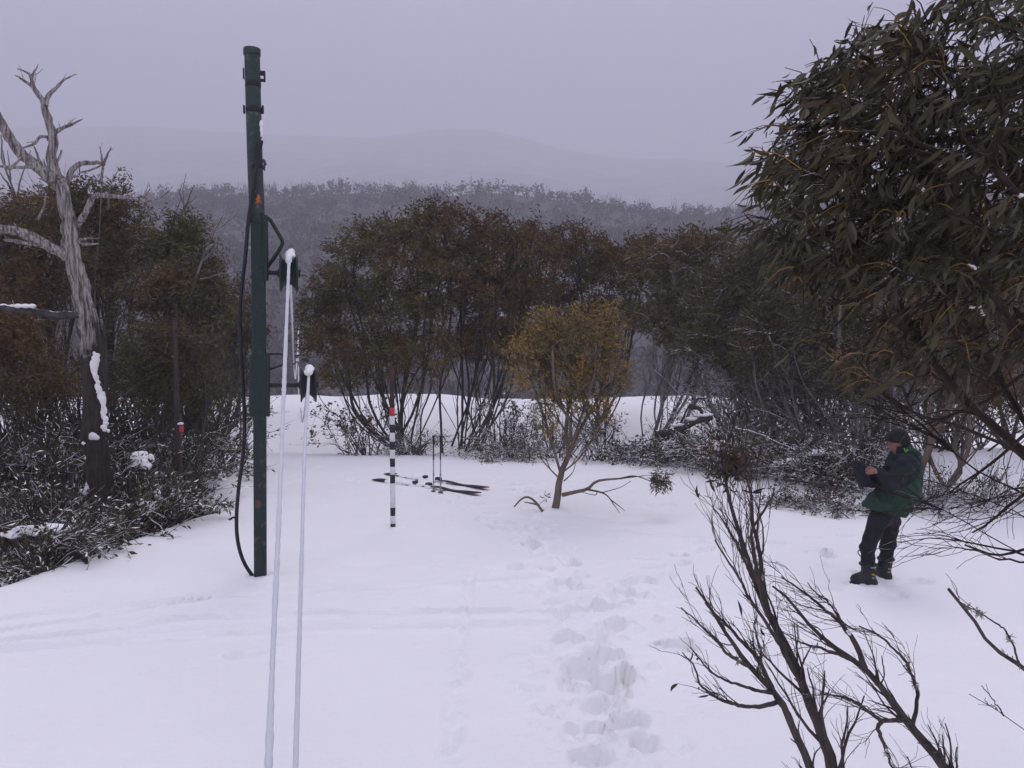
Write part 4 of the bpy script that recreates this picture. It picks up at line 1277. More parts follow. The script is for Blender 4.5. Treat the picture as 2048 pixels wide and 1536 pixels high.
# leaf tufts near the bank
for px, py, d_, n, lab in ((435, 940, 13.0, 60, 'flat tuft of leaves by the bank left of the green post'), (445, 1010, 12.6, 50, 'small leaf tuft resting on the snow bank near the black cable'), (330, 1015, 12.1, 70, 'drooping leaf tuft under the left marker post'), (95, 1140, 9.75, 80, 'pale green leaf tuft at the edge of the left bank')):
    c_ = at(px, py, d_)
    t = thing('leaf_tuft', lab, 'leaves', c_)
    pos = c_ + ball(n, .5) * np.array([.2, .15, .08]); dr = (pos - c_) * 4 + np.array([0, 0, -.35]) + rng.normal(0, .3, pos.shape)
    place_leaves(t, pos, dr, rng.uniform(.07, .12, n), 'leaf_shrub', 40, -rng.random(n))
    mb = MB(); s0 = np.repeat(c_[None], 16, 0); e = pos[:16]
    tubes(mb, np.stack([s0, (s0 + e) / 2 + np.array([0, 0, .02]), e], 1), np.repeat([[.006, .004, .002]], 16, 0), 4); mb.build('twigs', M['bark_dark'], t, kind='stuff')


# ================================================================== rope tow tower
M['green'] = paint('green_paint', (0.013, 0.027, 0.022), .45, wear=(0.07, 0.05, 0.036), wscale=13, wpos=.62, bmp=.15, col2=(0.009, 0.024, 0.02))
M['green_low'] = paint('green_paint_low', (0.016, 0.031, 0.027), .5, wear=(0.10, 0.05, 0.03), wscale=9, wpos=.56, bmp=.2, col2=(0.010, 0.022, 0.019))
M['green_top'] = paint('green_paint_top', (0.03, 0.05, 0.042), .6, wear=(0.10, 0.10, 0.085), wscale=13, wpos=.58, bmp=.2, col2=(0.022, 0.035, 0.03))
M['dark_metal'] = paint('dark_metal', (0.02, 0.022, 0.024), .55, wear=(0.07, 0.045, 0.035), wscale=20, wpos=.62)
M['rubber'] = paint('rubber', (0.012, 0.012, 0.016), .5)
M['cable'] = paint('cable', (0.014, 0.014, 0.022), .4)
M['orange'] = paint('orange_paint', (0.45, 0.12, 0.03), .6)
M['rope'] = snowmat('icy_rope', .9, (0.64, 0.64, 0.655))
M['rope_far'] = paint('rope_far', (0.42, 0.41, 0.42), .8)
PD = 9.62
pb = gpt(521, 1155)
PD = float(pb[1])
tw_ = thing('tow_tower', 'tall dark green steel rope tow post with two pulleys', 'tow tower', (pb[0], pb[1], float(H0(pb[0], pb[1]))))
wz = lambda py, px=521: at(px, py, PD)


def post_box(mb, x0, x1, y0, y1, dep, bev=.01, dy=0.0):
    a, b_ = at(x0, y0, PD), at(x1, y1, PD)
    box(mb, ((a[0] + b_[0]) / 2, PD + dy, (a[2] + b_[2]) / 2), (abs(b_[0] - a[0]), dep, abs(a[2] - b_[2])), 0, bev)
    return mb


def slant(mb, xt0, xt1, yt, xb0, xb1, yb, dep, rows=2, dy=0.0):
    """rectangular section from a top edge to a bottom edge"""
    v = []
    for (x0, x1, y) in ((xb0, xb1, yb), (xt0, xt1, yt)):
        a, b_ = at(x0, y, PD), at(x1, y, PD)
        bv = .012
        for X, Y in ((a[0] + bv, -dep / 2), (b_[0] - bv, -dep / 2), (b_[0], -dep / 2 + bv), (b_[0], dep / 2 - bv), (b_[0] - bv, dep / 2), (a[0] + bv, dep / 2), (a[0], dep / 2 - bv), (a[0], -dep / 2 + bv)):
            v.append((X, PD + Y + dy, a[2]))
    q = [[i, (i + 1) % 8, (i + 1) % 8 + 8, i + 8] for i in range(8)] + [[0, 7, 6, 1], [1, 6, 5, 2], [2, 5, 4, 3], [8, 9, 14, 15], [9, 10, 13, 14], [10, 11, 12, 13]]
    mb.add(v, quads=q)
    return mb


slant(MB(), 507, 532, 800, 509, 533, 1175, .14).build('lower_post', M['green_low'], tw_, smooth=False)
slant(MB(), 502, 529, 428, 506, 533, 815, .155).build('middle_post', M['green'], tw_, smooth=False)
# round upper pipe
mb = MB(); q = np.array([at(514.5, 445, PD), at(510, 330, PD), at(507, 220, PD), at(504, 104, PD)]); tubes(mb, resample(q, 8), np.full(8, .083), 24); mb.build('upper_pipe', M['green_top'], tw_)
mb = MB(); q = np.array([at(504, 111, PD), at(504, 108, PD), at(504, 100, PD), at(504, 97, PD)]); tubes(mb, q, np.array([.092, .093, .093, .088]), 24, cap=True); mb.build('cap', M['green_top'], tw_)
for y0, y1, r_, nm in ((163, 175, .0855, 'tape_band'), (214, 226, .088, 'strap'), (330, 338, .085, 'strap')):
    xx = np.interp((y0 + y1) / 2, [104, 445], [504, 514.5])
    mb = MB(); tubes(mb, np.array([at(xx, y1, PD), at(xx, (y0 + y1) / 2, PD), at(xx, y0, PD)]), np.full(3, r_), 24, cap=True); mb.build(nm, M['rubber'], tw_)
for x_, y0, y1 in ((489, 212, 228), (525, 210, 226)):
    post_box(MB(), x_ - 2, x_ + 2, y0, y1, .05, .005).build('strap_lug', M['rubber'], tw_, smooth=False)
# angled lug plate with a hole near the top
a = at(520, 140, PD); b_ = at(530, 163, PD)
mb = MB(); w_, h_ = b_[0] - a[0] + .02, a[2] - b_[2]
box(mb, (a[0] + w_ / 2 - .02, PD, a[2] - h_ * .22), (w_, .03, h_ * .42), 0, .008); box(mb, (b_[0] - .009, PD, a[2] - h_ / 2), (.02, .03, h_), 0, .008); box(mb, (a[0] + .018, PD, b_[2] + .02), (.06, .03, .03), 0, .006)
mb.build('lug_plate', M['dark_metal'], tw_, smooth=False)
post_box(MB(), 486.5, 489.5, 138, 159, .06, .005).build('lug_plate', M['dark_metal'], tw_, smooth=False)
# upper pulley carriage
slant(MB(), 524, 535, 432, 526, 536, 561, .20).build('upper_carriage', M['green'], tw_, smooth=False)
slant(MB(), 500, 526, 437, 502, 526, 447, .18, dy=-.0).build('carriage_collar', M['green'], tw_, smooth=False)
slant(MB(), 501, 530, 552, 501, 530, 558, .18).build('carriage_collar', M['green'], tw_, smooth=False)
# lower carriage: front plate with two side flanges
slant(MB(), 500, 539, 709, 500, 539, 832, .19).build('lower_carriage', M['green'], tw_, smooth=False)
for x0, x1 in ((508, 511), (522, 525)):
    slant(MB(), x0, x1, 712, x0, x1, 829, .20).build('carriage_rib', M['green'], tw_, smooth=False)
for (x_, y_) in ((520, 492), (516, 533), (526, 452), (512, 640)):
    mb = MB(); c_ = at(x_, y_, PD - .10); tubes(mb, np.array([c_ + [0, .03, 0], c_ + [0, -.004, 0], c_ + [0, -.008, 0]]), np.array([.014, .014, .008]), 8, cap=True); mb.build('bolt', M['dark_metal'], tw_)
mb = MB(); tubes(mb, pxline([(531, 433, PD), (540, 440, PD), (552, 462, PD - .02), (561, 478, PD - .02), (562, 487, PD - .02), (553, 505, PD), (542, 522, PD), (534, 534, PD)], 26), np.full(26, .021), 10); mb.build('guard_bar', M['green'], tw_)
mb = MB(); tubes(mb, pxline([(533, 709, PD), (555, 708, PD - .05), (567, 713, PD - .08), (568, 721, PD - .08), (560, 730, PD - .05), (537, 740, PD)], 22), np.full(22, .012), 8); mb.build('guard_bar', M['dark_metal'], tw_)
# orange paint marks
mb = MB()
for (x_, y_, s_) in ((516, 402, .03), (518, 396, .022), (513, 408, .014), (511, 385, .013)):
    c_ = at(x_, y_, PD - .0)
    n = 9; a_ = np.arange(n) * 2 * math.pi / n; r_ = s_ * rng.uniform(.5, 1.15, n)
    ring = np.stack([c_[0] + r_ * np.cos(a_), 0 * a_, c_[2] + r_ * 1.25 * np.sin(a_)], -1)
    xo = np.interp(np.full(n, y_), [104, 445], [504, 514.5]); ax_ = at(xo[0], y_, PD)[0]
    ring[:, 1] = PD - np.sqrt(np.maximum(.0865 ** 2 - (ring[:, 0] - ax_) ** 2, .0))
    cc = np.array([[c_[0], PD - math.sqrt(max(.087 ** 2 - (c_[0] - ax_) ** 2, 0)), c_[2]]])
    mb.add(np.vstack([cc, ring]), tris=[[0, 1 + k, 1 + (k + 1) % n] for k in range(n)])
mb.build('paint_mark', M['orange'], tw_)
# flakes of snow and a torn ribbon on the pipe's right side
snow_blob([(at(519, 248, PD - .03), (.03, .04, .05)), (at(520, 265, PD - .03), (.022, .03, .06)), (at(521, 282, PD - .02), (.015, .02, .04))], .012, .02).build('snow_patch', M['clump'], tw_)
M['purple'] = paint('ribbon', (0.07, 0.055, 0.10), .7)
mb = MB(); tubes(mb, pxline([(523, 318, PD - .04), (527, 326, PD - .05), (525, 334, PD - .04), (527, 341, PD - .04)], 8), np.array([.012, .022, .014, .02, .012, .018, .012, .004]), 5); mb.build('ribbon', M['purple'], tw_)


def pulley(cx, cy, dia_px, wid_px, mat):
    c_ = at(cx, cy, PD); R_ = dia_px / 2 * PD / F; w = wid_px / 2 * PD / F
    # lathe profile along X: flange, groove, flange
    pr = [(-w, .0), (-w, R_ * .55), (-w, R_), (-w * .82, R_), (-w * .7, R_ * .82), (-w * .25, R_ * .62), (w * .25, R_ * .62), (w * .7, R_ * .82), (w * .82, R_), (w, R_), (w, R_ * .55), (w, 0)]
    n = 36; a_ = np.arange(n) * 2 * math.pi / n
    V = np.array([[(x, r * math.cos(t), r * math.sin(t)) for t in a_] for x, r in pr]) + c_
    i = np.arange(len(pr) * n).reshape(len(pr), n)
    mb = MB().add(V, quads=np.stack([i[:-1], i[1:], np.roll(i, -1, 1)[1:], np.roll(i, -1, 1)[:-1]], -1))
    p = mb.build('pulley_wheel', mat, tw_, smooth=False)
    mb = MB(); tubes(mb, np.array([c_ + [-w - .02, 0, 0], c_ + [0, 0, 0], c_ + [w + .025, 0, 0]]), np.full(3, R_ * .22), 14, cap=True); mb.build('hub', M['dark_metal'], p)
    return c_, R_, w


c1, R1, w1 = pulley(575.5, 545, 76, 36, M['green'])
c2, R2, w2 = pulley(614, 771, 70, 32, M['dark_metal'])
for c_, w, x0 in ((c1, w1, 532), (c2, w2, 536)):
    mb = MB(); s_ = at(x0, 700, PD); tubes(mb, np.array([[s_[0], c_[1], c_[2]], [(s_[0] + c_[0]) / 2, c_[1], c_[2]], [c_[0] - w, c_[1], c_[2]]]), np.full(3, .026), 12); mb.build('axle', M['dark_metal'], tw_)

# black cable tied to the post
cab = thing('black_cable', 'thick black cable hanging down the left side of the green post', 'cable', tw_.location)
cl = [(520, 288, PD - .10), (513, 340, PD - .12), (503, 400, PD - .12), (496, 450, PD - .11), (490, 520, PD - .05), (482, 590, PD), (480, 650, PD), (484, 740, PD), (489, 830, PD), (487, 900, PD), (477, 980, PD), (473, 1040, PD), (476, 1085, PD), (488, 1125, PD), (512, 1162, PD - .02)]
mb = MB(); tubes(mb, pxline(cl, 70), np.full(70, .021), 10, cap=True); mb.build('sheath', M['cable'], cab)
mb = MB(); tubes(mb, pxline([(473, 1036, PD), (466, 1035, PD - .02), (460, 1039, PD - .02), (458, 1037, PD - .02)], 10), np.full(10, .012), 6, cap=True); mb.build('cable_tie', M['cable'], cab)
mb = MB(); q = pxline([(522, 282, PD - .09), (519, 296, PD - .12)], 6); tubes(mb, q, np.full(6, .027), 8, cap=True); mb.build('cable_clip', M['rubber'], cab)


TOWA = math.radians(14.0)
tw_.rotation_euler = (0, 0, TOWA)          # square to the line of the tow


def trot(p):
    o = np.array(tw_.location); v = np.asarray(p, float) - o
    return o + np.array([v[0] * math.cos(TOWA) - v[1] * math.sin(TOWA), v[0] * math.sin(TOWA) + v[1] * math.cos(TOWA), v[2]])


# ropes coated with rime, running over the pulleys
def rope(label, path, near_r, far_r, split, nm='tow_rope'):
    P_ = np.array(path)
    K = 700
    q = resample(smooth_line(P_, 160), K)
    r = np.where(np.arange(K) < split * K, near_r, far_r)
    r = np.convolve(np.pad(r, 4, mode='edge'), np.ones(9) / 9, 'valid')
    r = r * (1 + np.clip(rng.normal(0, .07, K), -.12, .25) + .07 * np.convolve(rng.normal(0, 1, K + 8), np.ones(9) / 3, 'valid'))
    mb = MB(); tubes(mb, q, r, 10, cap=True)
    o = mb.build(nm, M['rope'])
    return tag(o, label, 'rope')


FT = 39.0                    # the next tower down the slope
up = R1 * .72; lo_ = R2 * .72
q1 = lambda y, z: trot(c1 + np.array([0.004, y, z])); q2 = lambda y, z: trot(c2 + np.array([0.0, y, z]))
pth = [at(537, 1536, 4.05) + (at(537, 1536, 4.05) - at(546, 1300, 4.85)) * 1.2, at(537, 1536, 4.05), at(546, 1300, 4.85), at(556, 1080, 5.85), at(567, 800, 7.6), q1(-.30, up - .10), q1(-.1, up - .012), q1(.06, up), q1(.35, up - .06), at(583, 610, 12.5), at(586, 690, 19), at(589, 745, 26), at(591, 755, 30), at(594, 715, 35), at(597, 658, FT - .1)]
rope('upper snow coated tow rope running from the foreground over the top pulley', pth, .0185, .021, .62)
pth = [at(591, 1536, 4.6) + (at(591, 1536, 4.6) - at(597, 1330, 5.3)) * 1.2, at(591, 1536, 4.6), at(597, 1330, 5.3), at(603, 1130, 6.2), at(609.5, 900, 7.9), q2(-.28, lo_ - .08), q2(-.1, lo_ - .01), q2(.06, lo_), q2(.35, lo_ - .05), at(611, 808, 13), at(607, 838, 17), at(604, 842, 20), at(602, 822, 27), at(598, 800, FT)]
rope('lower snow coated tow rope running from the foreground over the bottom pulley', pth, .0160, .018, .66)
(snow_blob([(c1 + np.array([.015, -.06, R1 - .015]), (.07, .11, .065)), (c1 + np.array([.005, -.17, R1 - .07]), (.05, .07, .07)), (c1 + np.array([.03, -.02, R1 + .02]), (.05, .08, .04))], .012, .04, m=2).build('snow_cap', M['clump'], tw_))
(snow_blob([(c2 + np.array([.01, -.05, R2 - .005]), (.058, .1, .06)), (c2 + np.array([.005, -.16, R2 - .045]), (.052, .06, .045))], .012, .04, m=2).build('snow_cap', M['clump'], tw_))
# next tower
fb = on(597, FT)
ft = thing('distant_tow_post', 'thin snow plastered tow post far down the line beyond the mound', 'tow tower', fb)
mb = MB(); tubes(mb, np.array([[fb[0], FT, fb[2] - .2], [fb[0], FT, (fb[2] + at(597, 655, FT)[2]) / 2], at(596.5, 654, FT)]), np.full(3, .03), 8, cap=True); mb.build('post', M['rope'], ft)
mb = MB(); a = at(597, 657, FT); tubes(mb, np.array([a, a + [-.07, 0, .01], a + [-.12, 0, -.02]]), np.full(3, .022), 6, cap=True); mb.build('arm', M['dark_metal'], ft)
mb = MB(); a = at(597, 793, FT); tubes(mb, np.array([a, a + [-.05, 0, .01], a + [-.09, 0, -.02]]), np.full(3, .03), 6, cap=True); mb.build('arm', M['dark_metal'], ft)


# ================================================================== marker poles
M['white_band'] = paint('white_band', (0.70, 0.70, 0.68), .6, wear=(0.42, 0.22, 0.14), wscale=7, wpos=.68, col2=(0.62, 0.62, 0.60))
M['black_band'] = paint('black_band', (0.022, 0.022, 0.026), .55, col2=(0.03, 0.03, 0.034))
M['red_band'] = paint('red_band', (0.50, 0.055, 0.06), .55, col2=(0.38, 0.05, 0.055))
M['timber'] = bark('timber', (0.035, 0.024, 0.022), (0.075, 0.05, 0.045), scale=14)
mp0 = gpt(785, 1056); MD = float(mp0[1])
mp = thing('striped_marker_pole', 'black and white striped marker pole with a red band on top', 'marker pole', (mp0[0], mp0[1], float(H0(mp0[0], mp0[1]))))
mx0 = at(785.5, 1000, MD)[0]
segs = [(815, 832, 'red_band'), (832, 849, 'white_band'), (849, 865, 'black_band'), (865, 883, 'white_band'), (883, 899, 'black_band'), (899, 917, 'white_band'), (917, 933, 'black_band'), (933, 949, 'white_band'), (949, 966, 'black_band'), (966, 1015, 'white_band'), (1015, 1031, 'black_band'), (1031, 1047, 'white_band'), (1047, 1066, 'black_band')]
for a, b_, m in segs:
    za, zb = at(785, a, MD)[2], at(785, b_, MD)[2]
    mb = MB(); tubes(mb, np.array([[mx0, MD, zb + .001], [mx0, MD, (za + zb) / 2], [mx0, MD, za - .001]]), np.full(3, .037 if m != 'black_band' else .0363), 16, cap=True); mb.build('band', M[m], mp)
za, zb = at(785, 735, MD)[2], at(785, 815.5, MD)[2]
mb = MB(); tubes(mb, np.array([[mx0, MD, zb - .02], [mx0, MD, (za + zb) / 2], [mx0 + .004, MD, za]]), np.array([.034, .033, .03]), 12, cap=True); mb.build('timber_top', M['timber'], mp)
LD = 14.0
lp = on(359, LD)
lm = thing('dark_marker_post', 'thin dark timber marker post with a small red tag at the left', 'marker pole', lp)
mb = MB(); tubes(mb, np.array([[lp[0], LD, lp[2] - .2], at(356, 880, LD), at(352, 750, LD), at(350, 640, LD)]), np.array([.05, .048, .043, .035]), 10, cap=True); mb.build('post', M['timber'], lm)
box(MB(), at(363, 858, LD - .05), (.07, .03, .11), .2, .006).build('red_tag', M['red_band'], lm, smooth=False)
snow_blob([(at(361, 847, LD - .04), (.05, .05, .03))], .012, .02).build('snow_patch', M['clump'], lm)

# ================================================================== skis and ski poles
M['ski'] = paint('ski_dark', (0.035, 0.028, 0.04), .35, wear=(0.30, 0.02, 0.03), wscale=3.2, wpos=.60)
M['ski_tip'] = paint('ski_tip', (0.26, 0.035, 0.025), .4)
M['binding'] = paint('binding', (0.03, 0.03, 0.033), .5)


def ski(label, p0, p1):
    a, b_ = gpt(*p0), gpt(*p1)
    mid = (a + b_) / 2
    o = thing('ski', label, 'ski', (mid[0], mid[1], float(H0(mid[0], mid[1]))), 'skis lying on the snow')
    n = 40; u = np.linspace(0, 1, n)
    d = b_ - a; L = np.linalg.norm(d[:2]); dx = d[:2] / L; s = np.array([-dx[1], dx[0]])
    xy = a[None, :2] + u[:, None] * d[None, :2]
    w = .052 + .016 * np.cos((u - .5) * 2 * math.pi) * -1
    w = w * np.where(u > .93, np.sqrt(np.clip(1 - ((u - .93) / .07) ** 2, .02, 1)), 1) * np.where(u < .02, .8, 1)
    w = w * 1.15
    za, zb = H0(*a[:2]), H0(*b_[:2])
    z = za + (zb - za) * u + .02 + .05 * np.clip((u - .88) / .12, 0, 1) ** 1.6 + .022 * np.sin(u * math.pi) + .012 * np.sin(u * 23)
    def ring(k0, k1, mat, nm):
        V = []
        for k in range(k0, k1):
            for sg, dz in ((-1, -.008), (1, -.008), (1, .008), (-1, .008)):
                V.append((xy[k, 0] + s[0] * w[k] * sg, xy[k, 1] + s[1] * w[k] * sg, z[k] + dz))
        m_ = k1 - k0
        i = np.arange(m_ * 4).reshape(m_, 4)
        q = np.stack([i[:-1], np.roll(i, -1, 1)[:-1], np.roll(i, -1, 1)[1:], i[1:]], -1).reshape(-1, 4)
        q = np.vstack([q, i[0][::-1], i[-1]])
        MB().add(V, quads=q).build(nm, mat, o, smooth=False)
    ring(0, 39, M['ski'], 'ski_body'); ring(38, 40, M['ski_tip'], 'tip')
    for u_, sz in ((.42, (.09, .09, .05)), (.56, (.11, .1, .06))):
        k = int(u_ * 39)
        box(MB(), (xy[k, 0], xy[k, 1], z[k] + .035), sz, math.atan2(dx[1], dx[0]), .012).build('binding', M['binding'], o, smooth=False)
    # fresh snow lying over parts of it
    for u_, l_ in ((.22, .16), (.5, .2), (.33, .1)):
        k = int((u_ + rng.normal(0, .03)) * 39)
        c_ = np.array([xy[k, 0], xy[k, 1], z[k] - .012])
        snow_blob([(c_ + np.array([dx[0] * t_, dx[1] * t_, 0]), (.11, .10, .04)) for t_ in (-l_, 0, l_)], .02, .05).build('snow_patch', M['clump'], o)


ski('dark ski with red tip lying on the snow, the nearer of the pair', (748, 961), (962, 992))
ski('dark ski with red tip half buried in snow, the farther of the pair', (772, 949), (978, 981))
M['shaft_lo'] = paint('pole_shaft', (0.34, 0.34, 0.36), .35, metal=.6)
M['shaft_hi'] = paint('pole_shaft_dark', (0.035, 0.035, 0.04), .4)
for (px, lab) in ((867, 'left one of two ski poles standing upright in the snow by the skis'), (881, 'right one of two ski poles standing upright in the snow by the skis')):
    g_ = gpt(px, 984 + (px - 867) * .15); d_ = float(g_[1])
    o = thing('ski_pole', lab, 'ski pole', g_, 'ski poles')
    zt = at(px, 872, d_); mid_ = at(px, 920, d_)
    mb = MB(); tubes(mb, np.array([g_ - [0, 0, .06], (g_ + mid_) / 2, mid_]), np.full(3, .011), 8); mb.build('lower_shaft', M['shaft_lo'], o)
    mb = MB(); tubes(mb, np.array([mid_, (mid_ + zt) / 2, zt]), np.full(3, .013), 8); mb.build('upper_shaft', M['shaft_hi'], o)
    j = at(px, 949, d_); mb = MB(); tubes(mb, np.array([j - [0, 0, .02], j, j + [0, 0, .02]]), np.array([.014, .019, .014]), 8, cap=True); mb.build('clamp', M['shaft_lo'], o)
    mb = MB(); tubes(mb, np.array([zt - [0, 0, .13], zt - [0, 0, .08], zt - [0, 0, .04], zt + [0, 0, .01]]), np.array([.017, .021, .018, .024]), 8, cap=True); mb.build('grip', M['rubber'], o)
    mb = MB(); q = smooth_line(np.array([zt, zt + [.07, -.02, -.03], zt + [.08, -.03, -.13], zt + [.03, -.02, -.16], zt + [.0, -.015, -.06]]), 20); tubes(mb, q, np.full(20, .008), 5); mb.build('strap', M['rubber'], o)
    mb = MB(); c_ = g_ + np.array([0, 0, .015]); tubes(mb, np.array([c_, c_ + [0, 0, .008], c_ + [0, 0, .016]]), np.array([.045, .045, .014]), 12, cap=True); mb.build('basket', M['rubber'], o)


# ================================================================== person
PE = 9.42
W = lambda x, y, dy=0.0: at(x, y, PE + dy)
pf = on(1750, PE)
per = thing('person', 'person in a dark green jacket and black trousers holding a dark bundle', 'person', pf)
M['skin'] = paint('skin', (0.26, 0.13, 0.095), .6, col2=(0.21, 0.10, 0.075))
M['jacket'] = paint('jacket_green', (0.015, 0.042, 0.026), .75, col2=(0.010, 0.030, 0.019), wscale=6)
M['yoke'] = paint('jacket_dark', (0.008, 0.014, 0.015), .75)
M['pants'] = paint('trousers', (0.010, 0.010, 0.014), .8, col2=(0.007, 0.007, 0.010))
M['boot'] = paint('boot_shell', (0.018, 0.021, 0.027), .45)
M['boot_dark'] = paint('boot_dark', (0.012, 0.013, 0.016), .5)
M['buckle'] = paint('buckle', (0.36, 0.33, 0.24), .4)
M['yellow'] = paint('yellow_buckle', (0.40, 0.28, 0.02), .5)
M['hat'] = paint('hat', (0.012, 0.014, 0.016), .9)
M['lime'] = paint('lime_mark', (0.25, 0.60, 0.02), .6)
M['bundle'] = paint('bundle', (0.009, 0.011, 0.018), .85)
M['hair'] = paint('hair', (0.10, 0.085, 0.075), .9)
M['eye'] = paint('eye', (0.02, 0.015, 0.012), .3)
# joints
Hd = W(1795, 882, 0); neck = W(1800, 905, 0); shN = W(1812, 926, -.17); shF = W(1796, 926, .17)
elN = W(1786, 972, -.22); haN = W(1753, 942, -.13); elF = W(1762, 965, .20); haF = W(1744, 940, .07)
pel = W(1771, 1022, 0); hipN = W(1757, 1040, -.08); hipF = W(1781, 1040, .09)
knN = W(1735, 1093, -.11); anN = W(1737, 1150, -.12); knF = W(1776, 1092, .12); anF = W(1768, 1138, .14)
toN = anN + np.array([-.05, .07, -.06]); toF = anF + np.array([-.03, .08, -.05])
face = norm(np.array([-.85, .35, -.12]))           # looking left and a little away
hs = norm(np.cross(face, [0, 0, 1])); hu = np.cross(hs, face)


def union(fs, k=.04):
    def f(P):
        d = fs[0](P)
        for g in fs[1:]:
            d = smin(d, g(P), k)
        return d
    return f


C_ = lambda a, b_, ra, rb: (lambda P: cap_sdf(P, a, b_, ra, rb))
Eo = lambda c, r: (lambda P: ell_sdf(P, c, r))


def orient_ell(c, fwd, side, up_, r):
    Rm = np.stack([fwd, side, up_], 0)
    return lambda P: ell_sdf((P - c) @ Rm.T, (0, 0, 0), r)


hand_parts = []
for hd, el, sgn in ((haN, elN, -1), (haF, elF, 1)):
    fd = norm(np.array([-.9, 0.15, -.1])); pm = hd + fd * .04
    sd_ = norm(np.cross(fd, [0, 0, 1.0]))
    hand_parts.append(C_(hd, pm + fd * .02, .028, .032))
    for k in range(4):
        off = (k - 1.5) * .019
        root = pm + fd * .03 + np.array([0, 0, 1]) * off
        kn_ = root + fd * .035 + sd_ * .018 * -sgn
        tp_ = kn_ + fd * (.02 - .004 * abs(k - 1.5)) + sd_ * .035 * -sgn
        hand_parts += [C_(root - fd * .02, kn_, .0095, .0088), C_(kn_, tp_, .0088, .0075)]
    th0 = pm - fd * .01 + np.array([0, 0, .03])
    hand_parts += [C_(th0, th0 + fd * .035 + np.array([0, 0, .022]), .011, .01), C_(th0 + fd * .035 + np.array([0, 0, .022]), th0 + fd * .065 + np.array([0, 0, .02]), .01, .008)]
head_parts = [orient_ell(Hd, face, hs, hu, (.098, .078, .115)), orient_ell(Hd + face * .03 - hu * .065, face, hs, hu, (.062, .056, .055)), C_(Hd + face * .096 + hu * .005, Hd + face * .118 - hu * .03, .008, .014),
              C_(Hd + face * .09 - hu * .062 - hs * .018, Hd + face * .09 - hu * .062 + hs * .018, .009, .009), orient_ell(Hd - face * .005 + hs * .078 - hu * .012, face, hs, hu, (.022, .012, .034)), orient_ell(Hd - face * .005 - hs * .078 - hu * .012, face, hs, hu, (.022, .012, .034)), C_(neck - np.array([0, 0, .05]), Hd - hu * .05, .062, .058)]
torso = [C_(W(1801, 930, 0), W(1790, 975, 0), .135, .125), C_(W(1790, 975, 0), pel, .125, .13), C_(shN, shF, .075, .075), C_(shN, elN, .052, .042), C_(elN, haN, .040, .028), C_(shF, elF, .052, .042), C_(elF, haF, .040, .028), C_(pel, hipN, .11, .09), C_(pel, hipF, .11, .09),
         C_(hipN, knN, .07, .045), C_(knN, anN, .043, .032), C_(hipF, knF, .07, .045), C_(knF, anF, .043, .032), C_(anN, toN, .035, .03), C_(anF, toF, .035, .03)]
fb_ = union(torso, .03); fh_ = union(head_parts, .015); fhand = union(hand_parts, .006)
body_f = lambda P: smin(smin(fb_(P), fh_(P), .02), fhand(P), .008)
lo = np.array([W(1700, 1100)[0] - .06, PE - .42, pf[2] - .06]); hi = np.array([W(1850, 900)[0], PE + .42, W(1795, 840)[2]])
v, q = surface_nets(body_f, lo, hi, .0115)
MB().add(v, quads=q).build('body', M['skin'], per)
# eyes
for s_ in (-1, 1):
    c_ = Hd + face * .088 + hs * .03 * s_ + hu * .012
    v, q = surface_nets(lambda P: ell_sdf(P, c_, (.013, .013, .010)), c_ - .02, c_ + .02, .004); MB().add(v, quads=q).build('eye', M['eye'], per)
# short grey hair under the hat
v, q = surface_nets(lambda P: np.maximum(orient_ell(Hd - face * .012, face, hs, hu, (.102, .084, .116))(P), ((P - Hd) @ face) - .03), Hd - .17, Hd + .17, .010)
MB().add(v, quads=q).build('hair', M['hair'], per)


def hatf(P):
    L = P - Hd
    d = orient_ell(Hd + hu * .02 - face * .008, face, hs, hu, (.122, .104, .118))(P)
    d = np.maximum(d, -(L @ hu) - .022 + .25 * ((L @ face) + .02))
    d = smin(d, orient_ell(Hd - face * .07 - hu * .03, face, hs, hu, (.06, .085, .07))(P), .03)
    br = orient_ell(Hd + face * .12 + hu * .045, face, hs, hu, (.075, .075, .012))(P)
    return smin(d, br, .012)


v, q = surface_nets(hatf, Hd - .25, Hd + .25, .011)
MB().add(v, quads=q).build('hat', M['hat'], per)


def wr(P, a=.009):
    return a * (np.sin(P[:, 2] * 47 + 6 * np.sin(P[:, 0] * 11 + P[:, 1] * 7)) + .7 * np.sin(P[:, 0] * 39 + P[:, 2] * 21 + 4 * np.sin(P[:, 1] * 13)))


jk = [C_(W(1803, 928, 0), W(1797, 965, 0), .165, .175), C_(W(1797, 965, 0), W(1777, 1012, 0), .18, .212), C_(W(1815, 935, .02), W(1812, 985, 0), .155, .165), orient_ell(W(1774, 1010, 0), np.array([1., 0, 0]), np.array([0, 1., 0]), np.array([0, 0, 1.]), (.25, .215, .15)), C_(shN, shF, .105, .105), C_(shN, elN, .092, .085), C_(elN, haN + np.array([.03, 0, 0]), .08, .05), C_(shF, elF, .092, .08), C_(elF, haF + np.array([.03, 0, 0]), .075, .05)]
jf0 = union(jk, .05)
hem_n = norm(np.array([.22, 0, 1.0])); hem_p = W(1770, 1024, 0)


def jf(P):
    d = jf0(P) + wr(P)
    d = np.maximum(d, -((P - hem_p) @ hem_n))                    # cut at the hem
    # hollow at the neck
    return np.maximum(d, -(cap_sdf(P, neck - np.array([0, 0, .02]), neck + np.array([-.02, 0, .25]), .075, .12)))


v, q = surface_nets(jf, lo - .12, hi + .12, .0125)
jo = MB().add(v, quads=q).build('jacket', M['jacket'], per)
